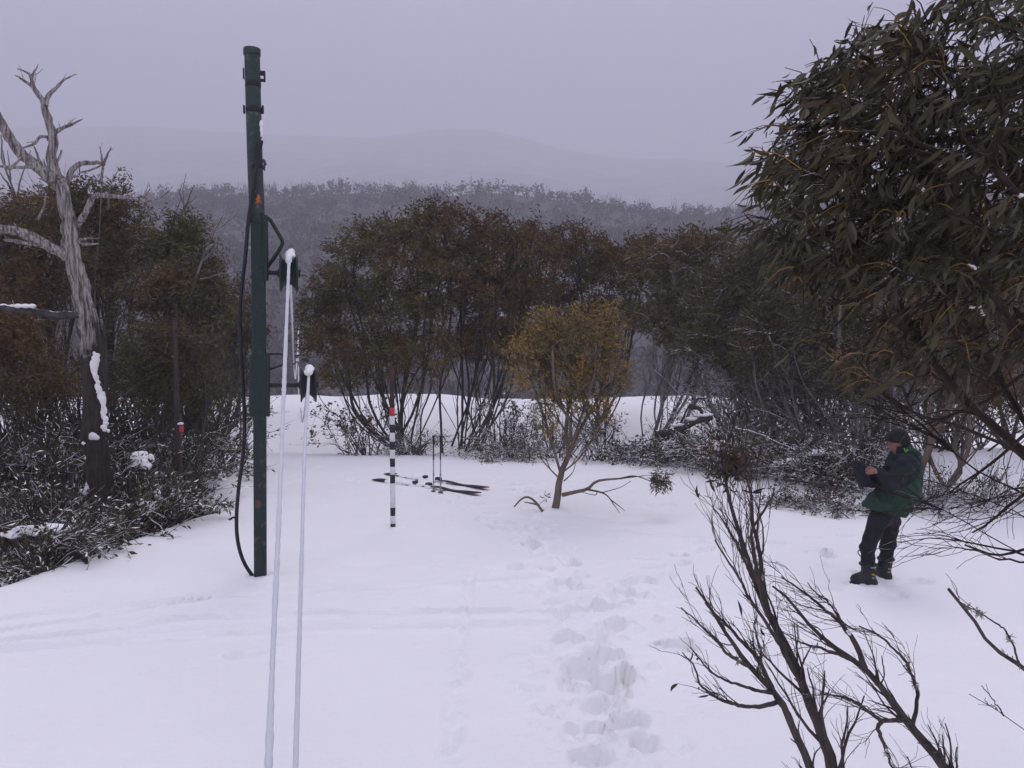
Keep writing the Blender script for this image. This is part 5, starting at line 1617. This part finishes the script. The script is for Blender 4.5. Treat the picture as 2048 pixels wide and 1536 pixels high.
# dark yoke: upper faces of the jacket take the dark cloth
jo.data.materials.append(M['yoke'])
cz = np.array([p.center[:] for p in jo.data.polygons]) + np.array(pf)
ylim = np.interp(cz[:, 0], [W(1750, 900)[0], W(1800, 900)[0], W(1840, 900)[0]], [W(1750, 985)[2], W(1790, 968)[2], W(1800, 935)[2]])
jo.data.polygons.foreach_set('material_index', (cz[:, 2] > ylim).astype(np.int32))
# collar and hood
col_ = [C_(neck + np.array([.01, -.05, -.02]), neck + np.array([-.01, -.05, .035]), .065, .062), C_(neck + np.array([.01, .05, -.02]), neck + np.array([-.01, .05, .035]), .065, .062), C_(neck + np.array([.05, 0, -.01]), neck + np.array([.045, 0, .05]), .06, .06)]
cf0 = union(col_, .04)
v, q = surface_nets(lambda P: np.maximum(cf0(P) + wr(P, .003), -cap_sdf(P, neck + np.array([-.01, 0, .0]), neck + np.array([-.03, 0, .2]), .062, .09)), neck - .2, neck + .2, .0115)
MB().add(v, quads=q).build('collar', M['yoke'], per)
hp = W(1822, 902, -.02)
hd0 = union([orient_ell(hp, norm(np.array([.8, 0, -.5])), np.array([0, 1., 0]), norm(np.array([.5, 0, .8])), (.115, .13, .05)), C_(W(1812, 905, -.09), W(1838, 915, -.03), .035, .03), C_(W(1812, 905, .09), W(1838, 915, .03), .035, .03)], .04)
v, q = surface_nets(lambda P: hd0(P) + wr(P, .004), hp - .26, hp + .26, .012)
MB().add(v, quads=q).build('hood', M['jacket'], per)
# lime mark on the collar
mb = MB()
lc = W(1812, 901, 0)
for p in ([(1808.5, 896.5), (1811, 904.5)], [(1811, 904.5), (1815.5, 899)]):
    q = np.array([W(*p[0], -.152), W(*p[1], -.152)]); tubes(mb, resample(q, 3), np.full(3, .006), 6, cap=True)
mb.build('lime_mark', M['lime'], per)
# trousers
tr_ = union([C_(pel, hipN, .14, .105), C_(pel, hipF, .14, .105), C_(hipN, knN, .105, .078), C_(knN, anN + np.array([0, 0, .04]), .076, .070), C_(hipF, knF, .105, .078), C_(knF, anF + np.array([0, 0, .04]), .076, .070)], .03)


def trf(P):
    d = tr_(P) + wr(P, .005)
    return np.maximum(d, (P[:, 2] - W(1770, 1005)[2]))


v, q = surface_nets(trf, lo, hi, .012)
MB().add(v, quads=q).build('trousers', M['pants'], per)
# ski boots
for an, kn, sgn in ((anN, knN, 0), (anF, knF, 1)):
    gz = float(H0(an[0], an[1]))
    an = np.array([an[0], an[1], gz + .12])
    fw = norm(np.array([-.55, .83, 0])) if sgn == 0 else norm(np.array([-.3, .95, 0])); sd_ = np.array([-fw[1], fw[0], 0])
    sh = norm(kn - an)
    bf = union([C_(an - np.array([0, 0, .02]), an + sh * .13, .072, .078), C_(an + np.array([0, 0, -.06]) - fw * .05, an + fw * .17 + np.array([0, 0, -.07]), .058, .05), C_(an + fw * .02, an + fw * .13 + np.array([0, 0, -.045]), .07, .05)], .03)
    v, q = surface_nets(lambda P: np.maximum(bf(P), gz - .02 - P[:, 2]), an - np.array([.3, .3, .16]), an + np.array([.3, .3, .36]), .011)
    bo = MB().add(v, quads=q).build('ski_boot', M['boot'], per)
    c_ = an - np.array([0, 0, .10])
    v, q = surface_nets(lambda P: np.maximum(np.abs(P[:, 2] - gz - .0) - .02, union([C_(an * [1, 1, 0] + np.array([0, 0, gz]) - fw * .05, an * [1, 1, 0] + np.array([0, 0, gz]) + fw * .18, .056, .05)], .01)(P)), c_ - .35, c_ + .35, .013)
    MB().add(v, quads=q).build('sole', M['boot_dark'], bo)
    mb = MB(); n = 20; a_ = np.linspace(0, 2 * math.pi, n)
    for hgt, rr in ((.135, .082),):
        ce = an + sh * hgt
        tubes(mb, np.stack([ce[0] + rr * np.cos(a_), ce[1] + rr * np.sin(a_), ce[2] + 0 * a_ + .004 * np.sin(a_)], -1), np.full(n, .017), 6)
    mb.build('cuff', M['boot_dark'], bo)
    for hgt, mt, ww in ((.12, 'buckle', .032), (.04, 'yellow', .018), (.0, 'yellow', .014)):
        ce = an + sh * hgt + np.array([.02, -.083 if hgt > .02 else -.075, 0])
        box(MB(), ce, (ww * 2, .02, .016), .1, .004).build('buckle', M[mt], bo, smooth=False)
    mb = MB(); ce = an + sh * .2 + fw * .09
    tubes(mb, smooth_line(np.array([ce, ce + fw * .03 + [0, 0, .03], ce + fw * .03 + [0, 0, .06], ce + [0, 0, .07]]), 12), np.full(12, .006), 5); mb.build('pull_loop', M['boot_dark'], bo)
# the bundle in the hands
bc = W(1728, 946, -.02)
bu = [C_(W(1716, 932, -.04), W(1732, 950, -.03), .062, .075), C_(W(1726, 955, 0), W(1742, 962, 0), .075, .065), orient_ell(W(1734, 964, 0), np.array([1., 0, 0]), np.array([0, 1., 0]), np.array([0, 0, 1.]), (.085, .07, .055)), C_(W(1724, 940, .05), W(1744, 948, .04), .06, .05)]
bf0 = union(bu, .04)
v, q = surface_nets(lambda P: bf0(P) + wr(P, .006), bc - .3, bc + .3, .012)
tag(MB().add(v, quads=q).build('dark_bundle', M['bundle']), 'dark navy cloth bundle held in front of the person in green', 'bundle')


# ================================================================== bare shrubs in the right foreground
def bare_shrub(label, stems, levels, rate, length, ang, bias, mat='bark_bare', leaves=0, ground_ext=True, name='bare_shrub', leafpos=None, cat='shrub', tmin=.2, moss=0, seedshift=0):
    first = at(*stems[0][0][0])
    S = []
    for pts, r0, r1, toground in stems:
        q = np.array([at(*p) for p in pts])
        if toground:
            dirn = q[0] - q[1]; dirn = norm(dirn * np.array([.8, .8, 1]) + np.array([0, 0, -.3]))
            g = q[0].copy(); ext = []
            for k in range(40):
                g = g + dirn * .12; dirn = norm(dirn + np.array([0, 0, -.08])); ext.append(g.copy())
                if g[2] < H0(g[0], g[1]) - .08:
                    break
            q = np.vstack([np.array(ext)[::-1], q])
        elif S:
            allp = np.vstack([resample(a_, 200) for a_, _ in S]); q[0] = allp[np.argmin(np.linalg.norm(allp - q[0], axis=1))]
        r0x = r0 * 1.25 if toground else r0
        q = knot(smooth_line(q, 30), .0022)
        S.append((q, np.linspace(r0x, r1, 30) * (1 + rng.normal(0, .05, 30))))
    base = S[0][0][0]
    o = thing(name, label, cat, base)
    for q, r in S:
        mb = MB(); tubes(mb, q, r, 8); mb.build('stem', M[mat], o)
    tw = sprout(S, levels, rate, length, ang, bias, tmin=tmin, rmul=.33)
    big = sorted(range(len(tw)), key=lambda k: -tw[k][1][0])
    for k in big[:10]:
        mb = MB(); tubes(mb, *tw[k], 6); mb.build('branch', M[mat], o)
    mb = MB()
    if len(big) > 10:
        tubes(mb, np.array([tw[k][0] for k in big[10:]]), np.array([tw[k][1] for k in big[10:]]), 4); mb.build('twigs', M[mat], o, kind='stuff')
    if leaves:
        ends = np.array([t[0][-1] for t in tw]); dirs_ = np.array([t[0][-1] - t[0][-3] for t in tw])
        if leafpos is not None:
            ok = leafpos(ends); ends, dirs_ = ends[ok], dirs_[ok]
        i = rng.integers(0, len(ends), leaves)
        pos = ends[i]
        dr = norm(dirs_[i]) + rng.normal(0, .7, pos.shape) + np.array([0, 0, -.2])
        place_leaves(o, pos, dr, rng.uniform(.035, .065, leaves), 'leaf_bare', min(leaves, 60), -rng.random(leaves))
    if moss:
        # tufts of pale lichen and snow along the stems
        for k in range(moss):
            q, r = S[rng.integers(0, len(S))]
            j = rng.integers(6, len(q) - 6)
            n = 26; s0 = q[j] + (q[j + 1] - q[j]) * rng.random((n, 1)) * 2.0 + rng.normal(0, .004, (n, 3))
            e = s0 + norm(rng.normal(size=(n, 3)) + np.array([0, 0, -.4])) * rng.uniform(.008, .022, (n, 1))
            mb = MB(); tubes(mb, np.stack([s0, (s0 + e) / 2, e], 1), np.repeat([[.0022, .0018, .0006]], n, 0), 3); mb.build('lichen_tuft', M['lichen'], o)
        for k in range(2):
            q, r = S[rng.integers(0, len(S))]
            j = rng.integers(6, len(q) - 12)
            seg_ = resample(q[j:j + 2], 5)
            snow_blob([(p_ + np.array([-.35 * r[j], -.3 * r[j], r[j] * .55]), np.full(3, r[j] * rng.uniform(.55, .85))) for p_ in seg_], .004, .01, m=2).build('snow_patch', M['clump'], o)
    return o, S, tw


D1 = 3.5
S1 = [([(1662, 1536, D1), (1640, 1470, D1), (1612, 1400, D1), (1590, 1340, D1), (1562, 1280, D1 + .05), (1535, 1225, D1 + .1), (1505, 1150, D1 + .15), (1485, 1085, D1 + .2), (1462, 1010, D1 + .2), (1450, 945, D1 + .2), (1440, 890, D1 + .2)], .032, .004, True),
      ([(1535, 1225, D1 + .1), (1528, 1150, D1 + .2), (1520, 1090, D1 + .25), (1505, 1040, D1 + .3), (1500, 990, D1 + .3), (1478, 920, D1 + .3)], .014, .003, False), ([(1530, 1210, D1 + .1), (1510, 1120, D1), (1502, 1060, D1 - .05), (1520, 1035, D1 - .1), (1540, 1000, D1 - .1), (1548, 975, D1 - .1)], .013, .003, False),
      ([(1508, 1160, D1 + .15), (1480, 1090, D1 + .1), (1450, 1050, D1), (1436, 1030, D1), (1425, 1015, D1)], .010, .002, False), ([(1600, 1365, D1), (1560, 1290, D1 - .1), (1500, 1195, D1 - .15), (1460, 1130, D1 - .2), (1430, 1080, D1 - .2)], .011, .003, False), ([(1562, 1285, D1 + .05), (1525, 1190, D1 + .1), (1518, 1120, D1 + .1), (1527, 1085, D1 + .1), (1510, 1000, D1 + .1)], .009, .002, False)]
top_ok = lambda e: (e[:, 2] > at(1450, 965, D1 + .2)[2])
bare_shrub('tall bare shrub with a few dark leaves at its tip, in the right foreground', S1, 2, 11, .44, (.12, .42), (-.05, 0, .7), leaves=90, leafpos=top_ok, moss=4, tmin=.34)
n_t = at(1445, 895, D1 + .2)
lt = thing('leafy_shrub_tip', 'rusty brown leaf cluster at the tip of the tall bare shrub', 'leaves', n_t)
n = 190; pos = n_t + ball(n, .75) * np.array([.19, .10, .13]) + np.array([.05, 0, -.05])
place_leaves(lt, pos, rng.normal(0, 1, (n, 3)) + np.array([-.3, 0, 0]), rng.uniform(.026, .05, n), 'leaf_rust', 110, -rng.random(n))
mb = MB(); s0 = np.repeat(at(1452, 955, D1 + .2)[None], 40, 0) + rng.normal(0, 1, (40, 3)) * np.array([.04, .02, .01]); e = pos[:40]; tubes(mb, np.stack([s0, (s0 + e) / 2 + rng.normal(0, .008, e.shape), e], 1), np.repeat([[.003, .002, .001]], 40, 0), 4); mb.build('twigs', M['bark_bare'], lt, kind='stuff')
S2 = [([(1618, 1536, D1 - .35), (1590, 1470, D1 - .35), (1560, 1405, D1 - .35), (1520, 1360, D1 - .35), (1490, 1325, D1 - .35), (1462, 1280, D1 - .4), (1430, 1230, D1 - .4), (1405, 1190, D1 - .4), (1392, 1175, D1 - .4)], .026, .004, True),
      ([(1592, 1474, D1 - .35), (1575, 1425, D1 - .32), (1545, 1380, D1 - .3), (1520, 1320, D1 - .3), (1490, 1290, D1 - .3), (1455, 1250, D1 - .3), (1410, 1205, D1 - .3)], .013, .003, False), ([(1555, 1405, D1 - .35), (1500, 1412, D1 - .45), (1450, 1400, D1 - .5), (1400, 1370, D1 - .5), (1385, 1330, D1 - .5), (1365, 1305, D1 - .5)], .010, .002, False),
      ([(1500, 1335, D1 - .35), (1460, 1310, D1 - .4), (1420, 1270, D1 - .45), (1390, 1240, D1 - .45), (1362, 1215, D1 - .45)], .008, .002, False), ([(1520, 1360, D1 - .35), (1517, 1310, D1 - .35), (1510, 1255, D1 - .35)], .009, .003, False), ([(1545, 1390, D1 - .35), (1480, 1370, D1 - .4), (1420, 1340, D1 - .4), (1380, 1295, D1 - .4)], .008, .002, False)]
bare_shrub('bare bushy shrub fanning left, lowest in the right foreground', S2, 2, 15, .20, (.12, .5), (-.35, 0, .45), leaves=14, moss=3)
S3 = [([(1895, 1536, D1 - .2), (1850, 1480, D1 - .2), (1812, 1435, D1 - .2), (1780, 1395, D1 - .2), (1745, 1350, D1 - .2), (1700, 1315, D1 - .15), (1660, 1288, D1 - .1), (1620, 1250, D1), (1580, 1200, D1 + .05), (1545, 1172, D1 + .1)], .030, .004, True),
      ([(1735, 1335, D1 - .2), (1700, 1270, D1 - .1), (1672, 1235, D1), (1645, 1215, D1 + .1), (1600, 1180, D1 + .15), (1562, 1153, D1 + .2)], .012, .003, False), ([(1832, 1452, D1 - .2), (1835, 1400, D1 - .2), (1832, 1375, D1 - .2), (1815, 1330, D1 - .2), (1788, 1300, D1 - .2), (1755, 1268, D1 - .2), (1718, 1252, D1 - .2)], .009, .003, False),
      ([(1812, 1440, D1 - .2), (1765, 1435, D1 - .3), (1730, 1412, D1 - .3), (1705, 1395, D1 - .3), (1640, 1387, D1 - .3)], .011, .003, False), ([(1765, 1437, D1 - .3), (1760, 1455, D1 - .3), (1775, 1495, D1 - .35), (1790, 1540, D1 - .4)], .009, .003, False), ([(1720, 1325, D1 - .2), (1660, 1300, D1 - .1), (1600, 1285, D1), (1560, 1262, D1 + .1)], .008, .002, False), ([(1690, 1260, D1 - .1), (1665, 1215, D1), (1640, 1190, D1 + .1), (1615, 1165, D1 + .1)], .008, .002, False)]
bare_shrub('bare shrub bent over to the left below the person, with fine brushy twigs', S3, 2, 16, .27, (.15, .6), (-.55, 0, .18), moss=5)
bare_shrub('single bare twig pointing up left at the right edge, with lichen tufts', [([(2110, 1390, 2.9), (2048, 1340, 2.9), (2005, 1310, 2.9), (1975, 1280, 2.9), (1945, 1235, 2.9), (1920, 1205, 2.9), (1897, 1178, 2.9)], .016, .005, True), ([(2048, 1315, 2.9), (2020, 1275, 2.9), (2000, 1255, 2.9), (1960, 1225, 2.9), (1912, 1200, 2.9)], .004, .0015, False)], 1, 2, .2, (.2, .6), (-.5, 0, .2), moss=6)
bare_shrub('thin forked bare twig low at the right edge', [([(2100, 1505, 2.9), (2048, 1462, 2.9), (2000, 1425, 2.9), (1975, 1410, 2.9), (1938, 1388, 2.9)], .004, .0012, True), ([(2005, 1430, 2.9), (1990, 1400, 2.9), (1962, 1372, 2.9)], .003, .0012, False), ([(1990, 1418, 2.9), (1970, 1395, 2.9)], .002, .001, False)], 1, 1.5, .12, (.2, .6), (-.5, 0, .2))


# ================================================================== big leaved snow gum on the right
TD = 3.3
tb = on(2420, TD); 
fg = thing('leafy_snow_gum', 'large leafed snow gum in the right foreground, its crown filling the right edge', 'tree', tb)
root = tb - np.array([0, 0, .15])
fork = at(2330, 1120, TD)
LIM = [[(2150, 1000, TD), (2048, 905, TD + .1), (1930, 800, TD + .2), (1840, 690, TD + .2), (1760, 560, TD + .1), (1700, 470, TD)], [(2180, 960, TD), (2080, 760, TD - .1), (1990, 600, TD - .2), (1900, 420, TD - .2), (1830, 300, TD - .2)], [(2200, 900, TD + .2), (2120, 640, TD + .3), (2050, 420, TD + .3), (1980, 220, TD + .3), (1950, 120, TD + .3)],
       [(2160, 1060, TD + .1), (2048, 985, TD + .2), (1940, 930, TD + .3), (1850, 860, TD + .4), (1770, 790, TD + .5), (1700, 700, TD + .5)], [(2160, 1130, TD - .2), (2048, 1110, TD - .2), (1960, 1060, TD - .15), (1900, 1025, TD - .1), (1850, 1000, TD - .1), (1790, 960, TD)], [(2220, 820, TD - .3), (2120, 560, TD - .4), (2020, 380, TD - .5), (1930, 280, TD - .5)],
       [(2160, 1020, TD), (2040, 900, TD - .2), (1930, 850, TD - .3), (1850, 835, TD - .35)], [(2230, 760, TD + .5), (2140, 400, TD + .5), (2070, 200, TD + .5), (2020, 40, TD + .5)], [(2150, 1100, TD), (2030, 1020, TD + .1), (1930, 985, TD + .15), (1850, 960, TD + .2), (1760, 950, TD + .2)], [(2170, 1040, TD + .3), (2060, 860, TD + .5), (1960, 700, TD + .6), (1880, 560, TD + .6)]]
stems = []
trk = smooth_line(np.vstack([root, root + (fork - root) * .5 + np.array([.05, .03, 0]), fork]), 12)
mb = MB(); tubes(mb, trk, np.linspace(.11, .085, 12), 12); mb.build('trunk', M['bark_dark'], fg)
for L in LIM:
    q = np.vstack([fork, np.array([at(*p) for p in L])])
    stems.append(knot(smooth_line(q, 26), .003))
# crown outline in the picture -> targets at their own distances
poly = np.array([(1925, -30), (1880, 40), (1770, 55), (1690, 110), (1600, 185), (1572, 265), (1545, 320), (1528, 395), (1535, 450), (1560, 520), (1600, 640), (1680, 740), (1780, 800), (1900, 760), (2000, 720), (2150, 700), (2150, -30)], float)


def inside(p):
    x, y = p[:, 0], p[:, 1]; r = np.zeros(len(p), bool); j = len(poly) - 1
    for i in range(len(poly)):
        xi, yi = poly[i]; xj, yj = poly[j]
        r ^= ((yi > y) != (yj > y)) & (x < (xj - xi) * (y - yi) / (yj - yi + 1e-9) + xi); j = i
    return r


c = np.stack([rng.uniform(1490, 2150, 6000), rng.uniform(-30, 800, 6000)], -1)
c = c[inside(c)]
wgt = np.where(c[:, 1] > 560, .55, 1.0) * np.where((c[:, 0] > 1960) & (c[:, 1] < 120), .5, 1)
c = c[rng.random(len(c)) < wgt][:760]
dep = TD + .1 + rng.normal(0, .40, len(c)); dep = np.clip(dep, 2.75, 4.6)
tar = at(c[:, 0], c[:, 1], dep)
P, T, chains, ns, cnt, tips = grow(stems, tar, seg=.07, wob=.03, bend=.4, ang=.8)
rad = .0021 * np.maximum(cnt, 1) ** .46
for cc in chains[:ns]:
    mb = MB(); chain_tubes(mb, P, [cc], np.minimum(rad, .017), 8, 16, 26, root=True); mb.build('limb', M['bark_red'], fg)
mb = MB(); chain_tubes(mb, P, chains[ns:], rad, 5, 4, 10)
# shoots at the tips
SH = 2
tp = np.repeat(P[tips], SH, 0)
sd0 = norm(np.repeat(T[tips], SH, 0) * .8 + np.array([-.55, -.1, .15]) + rng.normal(0, .4, tp.shape))
ln = rng.uniform(.08, .19, (len(tp), 1))
p1 = tp + sd0 * ln * .5 + np.array([0, 0, .008]); p2 = tp + sd0 * ln + np.array([0, 0, -.03])
gold = rng.random(len(tp)) < .30
rr = np.repeat([[.0026, .0020, .0012]], len(tp), 0)
tubes(mb, np.stack([tp, p1, p2], 1)[~gold], rr[~gold], 5)
mb.build('branches', M['bark_red'], fg, kind='stuff')
mb = MB(); tubes(mb, np.array([smooth_line(x, 6) for x in np.stack([tp, p1, p2], 1)[gold]]), np.repeat([[.0022, .002, .0018, .0015, .0012, .0009]], int(gold.sum()), 0), 5); mb.build('young_shoots', M['twig_gold'], fg, kind='stuff')
NL = 8
i = np.repeat(np.arange(len(tp)), NL); u = np.tile(np.linspace(.05, 1, NL), len(tp))[:, None] + rng.normal(0, .05, (len(i), 1))
pos = tp[i] + (p2[i] - tp[i]) * np.clip(u, 0, 1) + rng.normal(0, .008, (len(i), 3))
gd_ = np.repeat(rng.normal(0, .28, (len(tp), 3)), NL, 0)
dr = sd0[i] * .35 + np.array([-.26, -.05, -.80]) + gd_ + rng.normal(0, .24, pos.shape)
dep_ = pos[:, 1]
# lower, inner part of the crown carries fewer leaves
lowz = at(1700, 560, TD)[2]
keep = rng.random(len(pos)) < np.where(pos[:, 2] < lowz, np.where(pos[:, 0] / pos[:, 1] > .43, .5, .25), .97)
tipp = pos + norm(dr) * .08
cz_, sz_ = math.cos(PITCH), math.sin(PITCH)
fw_ = tipp[:, 1] * cz_ + (tipp[:, 2] - CAMZ) * sz_
px_ = 1024 + F * tipp[:, 0] / fw_; py_ = 768 - F * (-tipp[:, 1] * sz_ + (tipp[:, 2] - CAMZ) * cz_) / fw_
# the outer shoots carry few leaves
keep &= inside(np.stack([px_ + 12, py_ + 6], -1)) | (rng.random(len(pos)) < .42) | (py_ > 640)
pos, dr = pos[keep], dr[keep]
size = rng.uniform(.048, .102, len(pos)) * np.where(rng.random(len(pos)) < .15, .6, 1)
inview = (pos[:, 0] / pos[:, 1] < .60) & (pos[:, 2] - CAMZ < .42 * pos[:, 1])
score = np.where(inview, pos[:, 1] / size, 1e6)
place_leaves(fg, pos, dr, size, 'leaf_near', 300, score, tilt=.9)
# bare twigs of the lower crown
LOW = [[(2180, 700, 3.2), (2090, 820, 3.2), (2010, 900, 3.25), (1950, 950, 3.3), (1900, 985, 3.3)], [(2200, 820, 3.0), (2110, 930, 3.0), (2040, 1000, 3.05), (1985, 1045, 3.1), (1945, 1065, 3.1)], [(2190, 640, 3.6), (2080, 720, 3.6), (1980, 790, 3.7), (1900, 830, 3.8), (1830, 850, 3.8)], [(2200, 1000, 3.2), (2120, 1060, 3.2), (2050, 1100, 3.2), (1990, 1110, 3.2), (1930, 1090, 3.2)], [(2180, 560, 3.9), (2060, 640, 3.9), (1950, 720, 4.0), (1860, 790, 4.1), (1790, 830, 4.1)], [(2170, 600, 3.4), (2040, 640, 3.4), (1930, 690, 3.4), (1850, 740, 3.5)]]
LQ = []
for L in LOW:
    q = knot(smooth_line(np.vstack([at(2330, 760, TD), np.array([at(*p) for p in L])]), 24), .003)
    LQ.append(q); mb = MB(); tubes(mb, q, np.linspace(.014, .0035, 24), 6); mb.build('low_branch', M['bark_red'], fg)
up_ = smooth_line(np.vstack([fork, (fork + at(2330, 760, TD)) / 2 + np.array([.03, 0, 0]), at(2330, 760, TD)]), 10)
mb = MB(); tubes(mb, up_, np.linspace(.06, .045, 10), 8); mb.build('limb', M['bark_red'], fg)
twl = sprout([(q, np.linspace(.014, .0035, 24)) for q in LQ], 3, 7.5, .42, (.12, .5), (-.4, 0, -.05), shrink=.62, minr=.0012, rmul=.4)
S_ = [(q, np.linspace(.016, .005, len(q))) for k, q in enumerate(stems) if k in (0, 1, 3, 4, 9)]
tw = sprout([(q[8:], r[8:]) for q, r in S_], 3, 7.0, .52, (.12, .5), (-.45, 0, .03), shrink=.62, minr=.0012, rmul=.45)
tw = tw + twl
mb = MB(); tubes(mb, np.array([t[0] for t in tw]), np.array([t[1] for t in tw]), 4); mb.build('twigs', M['bark_red'], fg, kind='stuff')
# snow caught in the foliage
for k in range(20):
    j = tips[rng.integers(0, len(tips))]
    p_ = P[j]
    s_ = rng.uniform(.006, .014)
    if k < 9:
        p_ = at(rng.uniform(1700, 1980), rng.uniform(380, 650), rng.uniform(2.7, 3.2)); p_ = P[np.argmin(np.linalg.norm(P - p_, axis=1))]
    ts_ = T[np.argmin(np.linalg.norm(P - p_, axis=1))]
    snow_blob([(p_ + ts_ * dx_ + np.array([0, 0, .004]), (s_ * .9, s_ * .7, s_ * .55)) for dx_ in (-2.2 * s_, -s_, 0, s_ * 1.1)], .004, .008, m=3).build('snow_patch', M['clump'], fg)


# ================================================================== haze
hm = bpy.data.materials.new('haze')
hm.use_nodes = True
nt = hm.node_tree
nt.nodes.clear()
ho = nt.nodes.new('ShaderNodeOutputMaterial')
pv = nt.nodes.new('ShaderNodeVolumePrincipled')
pv.inputs['Color'].default_value = (0.93, 0.92, 0.97, 1)
pv.inputs['Density'].default_value = 0.00105
pv.inputs['Anisotropy'].default_value = 0.2
nt.links.new(pv.outputs[0], ho.inputs['Volume'])
mb = MB(); box(mb, (0, 1420, 300), (5600, 3000, 800))
hz_o = mb.build('haze', hm, smooth=False, kind='stuff')
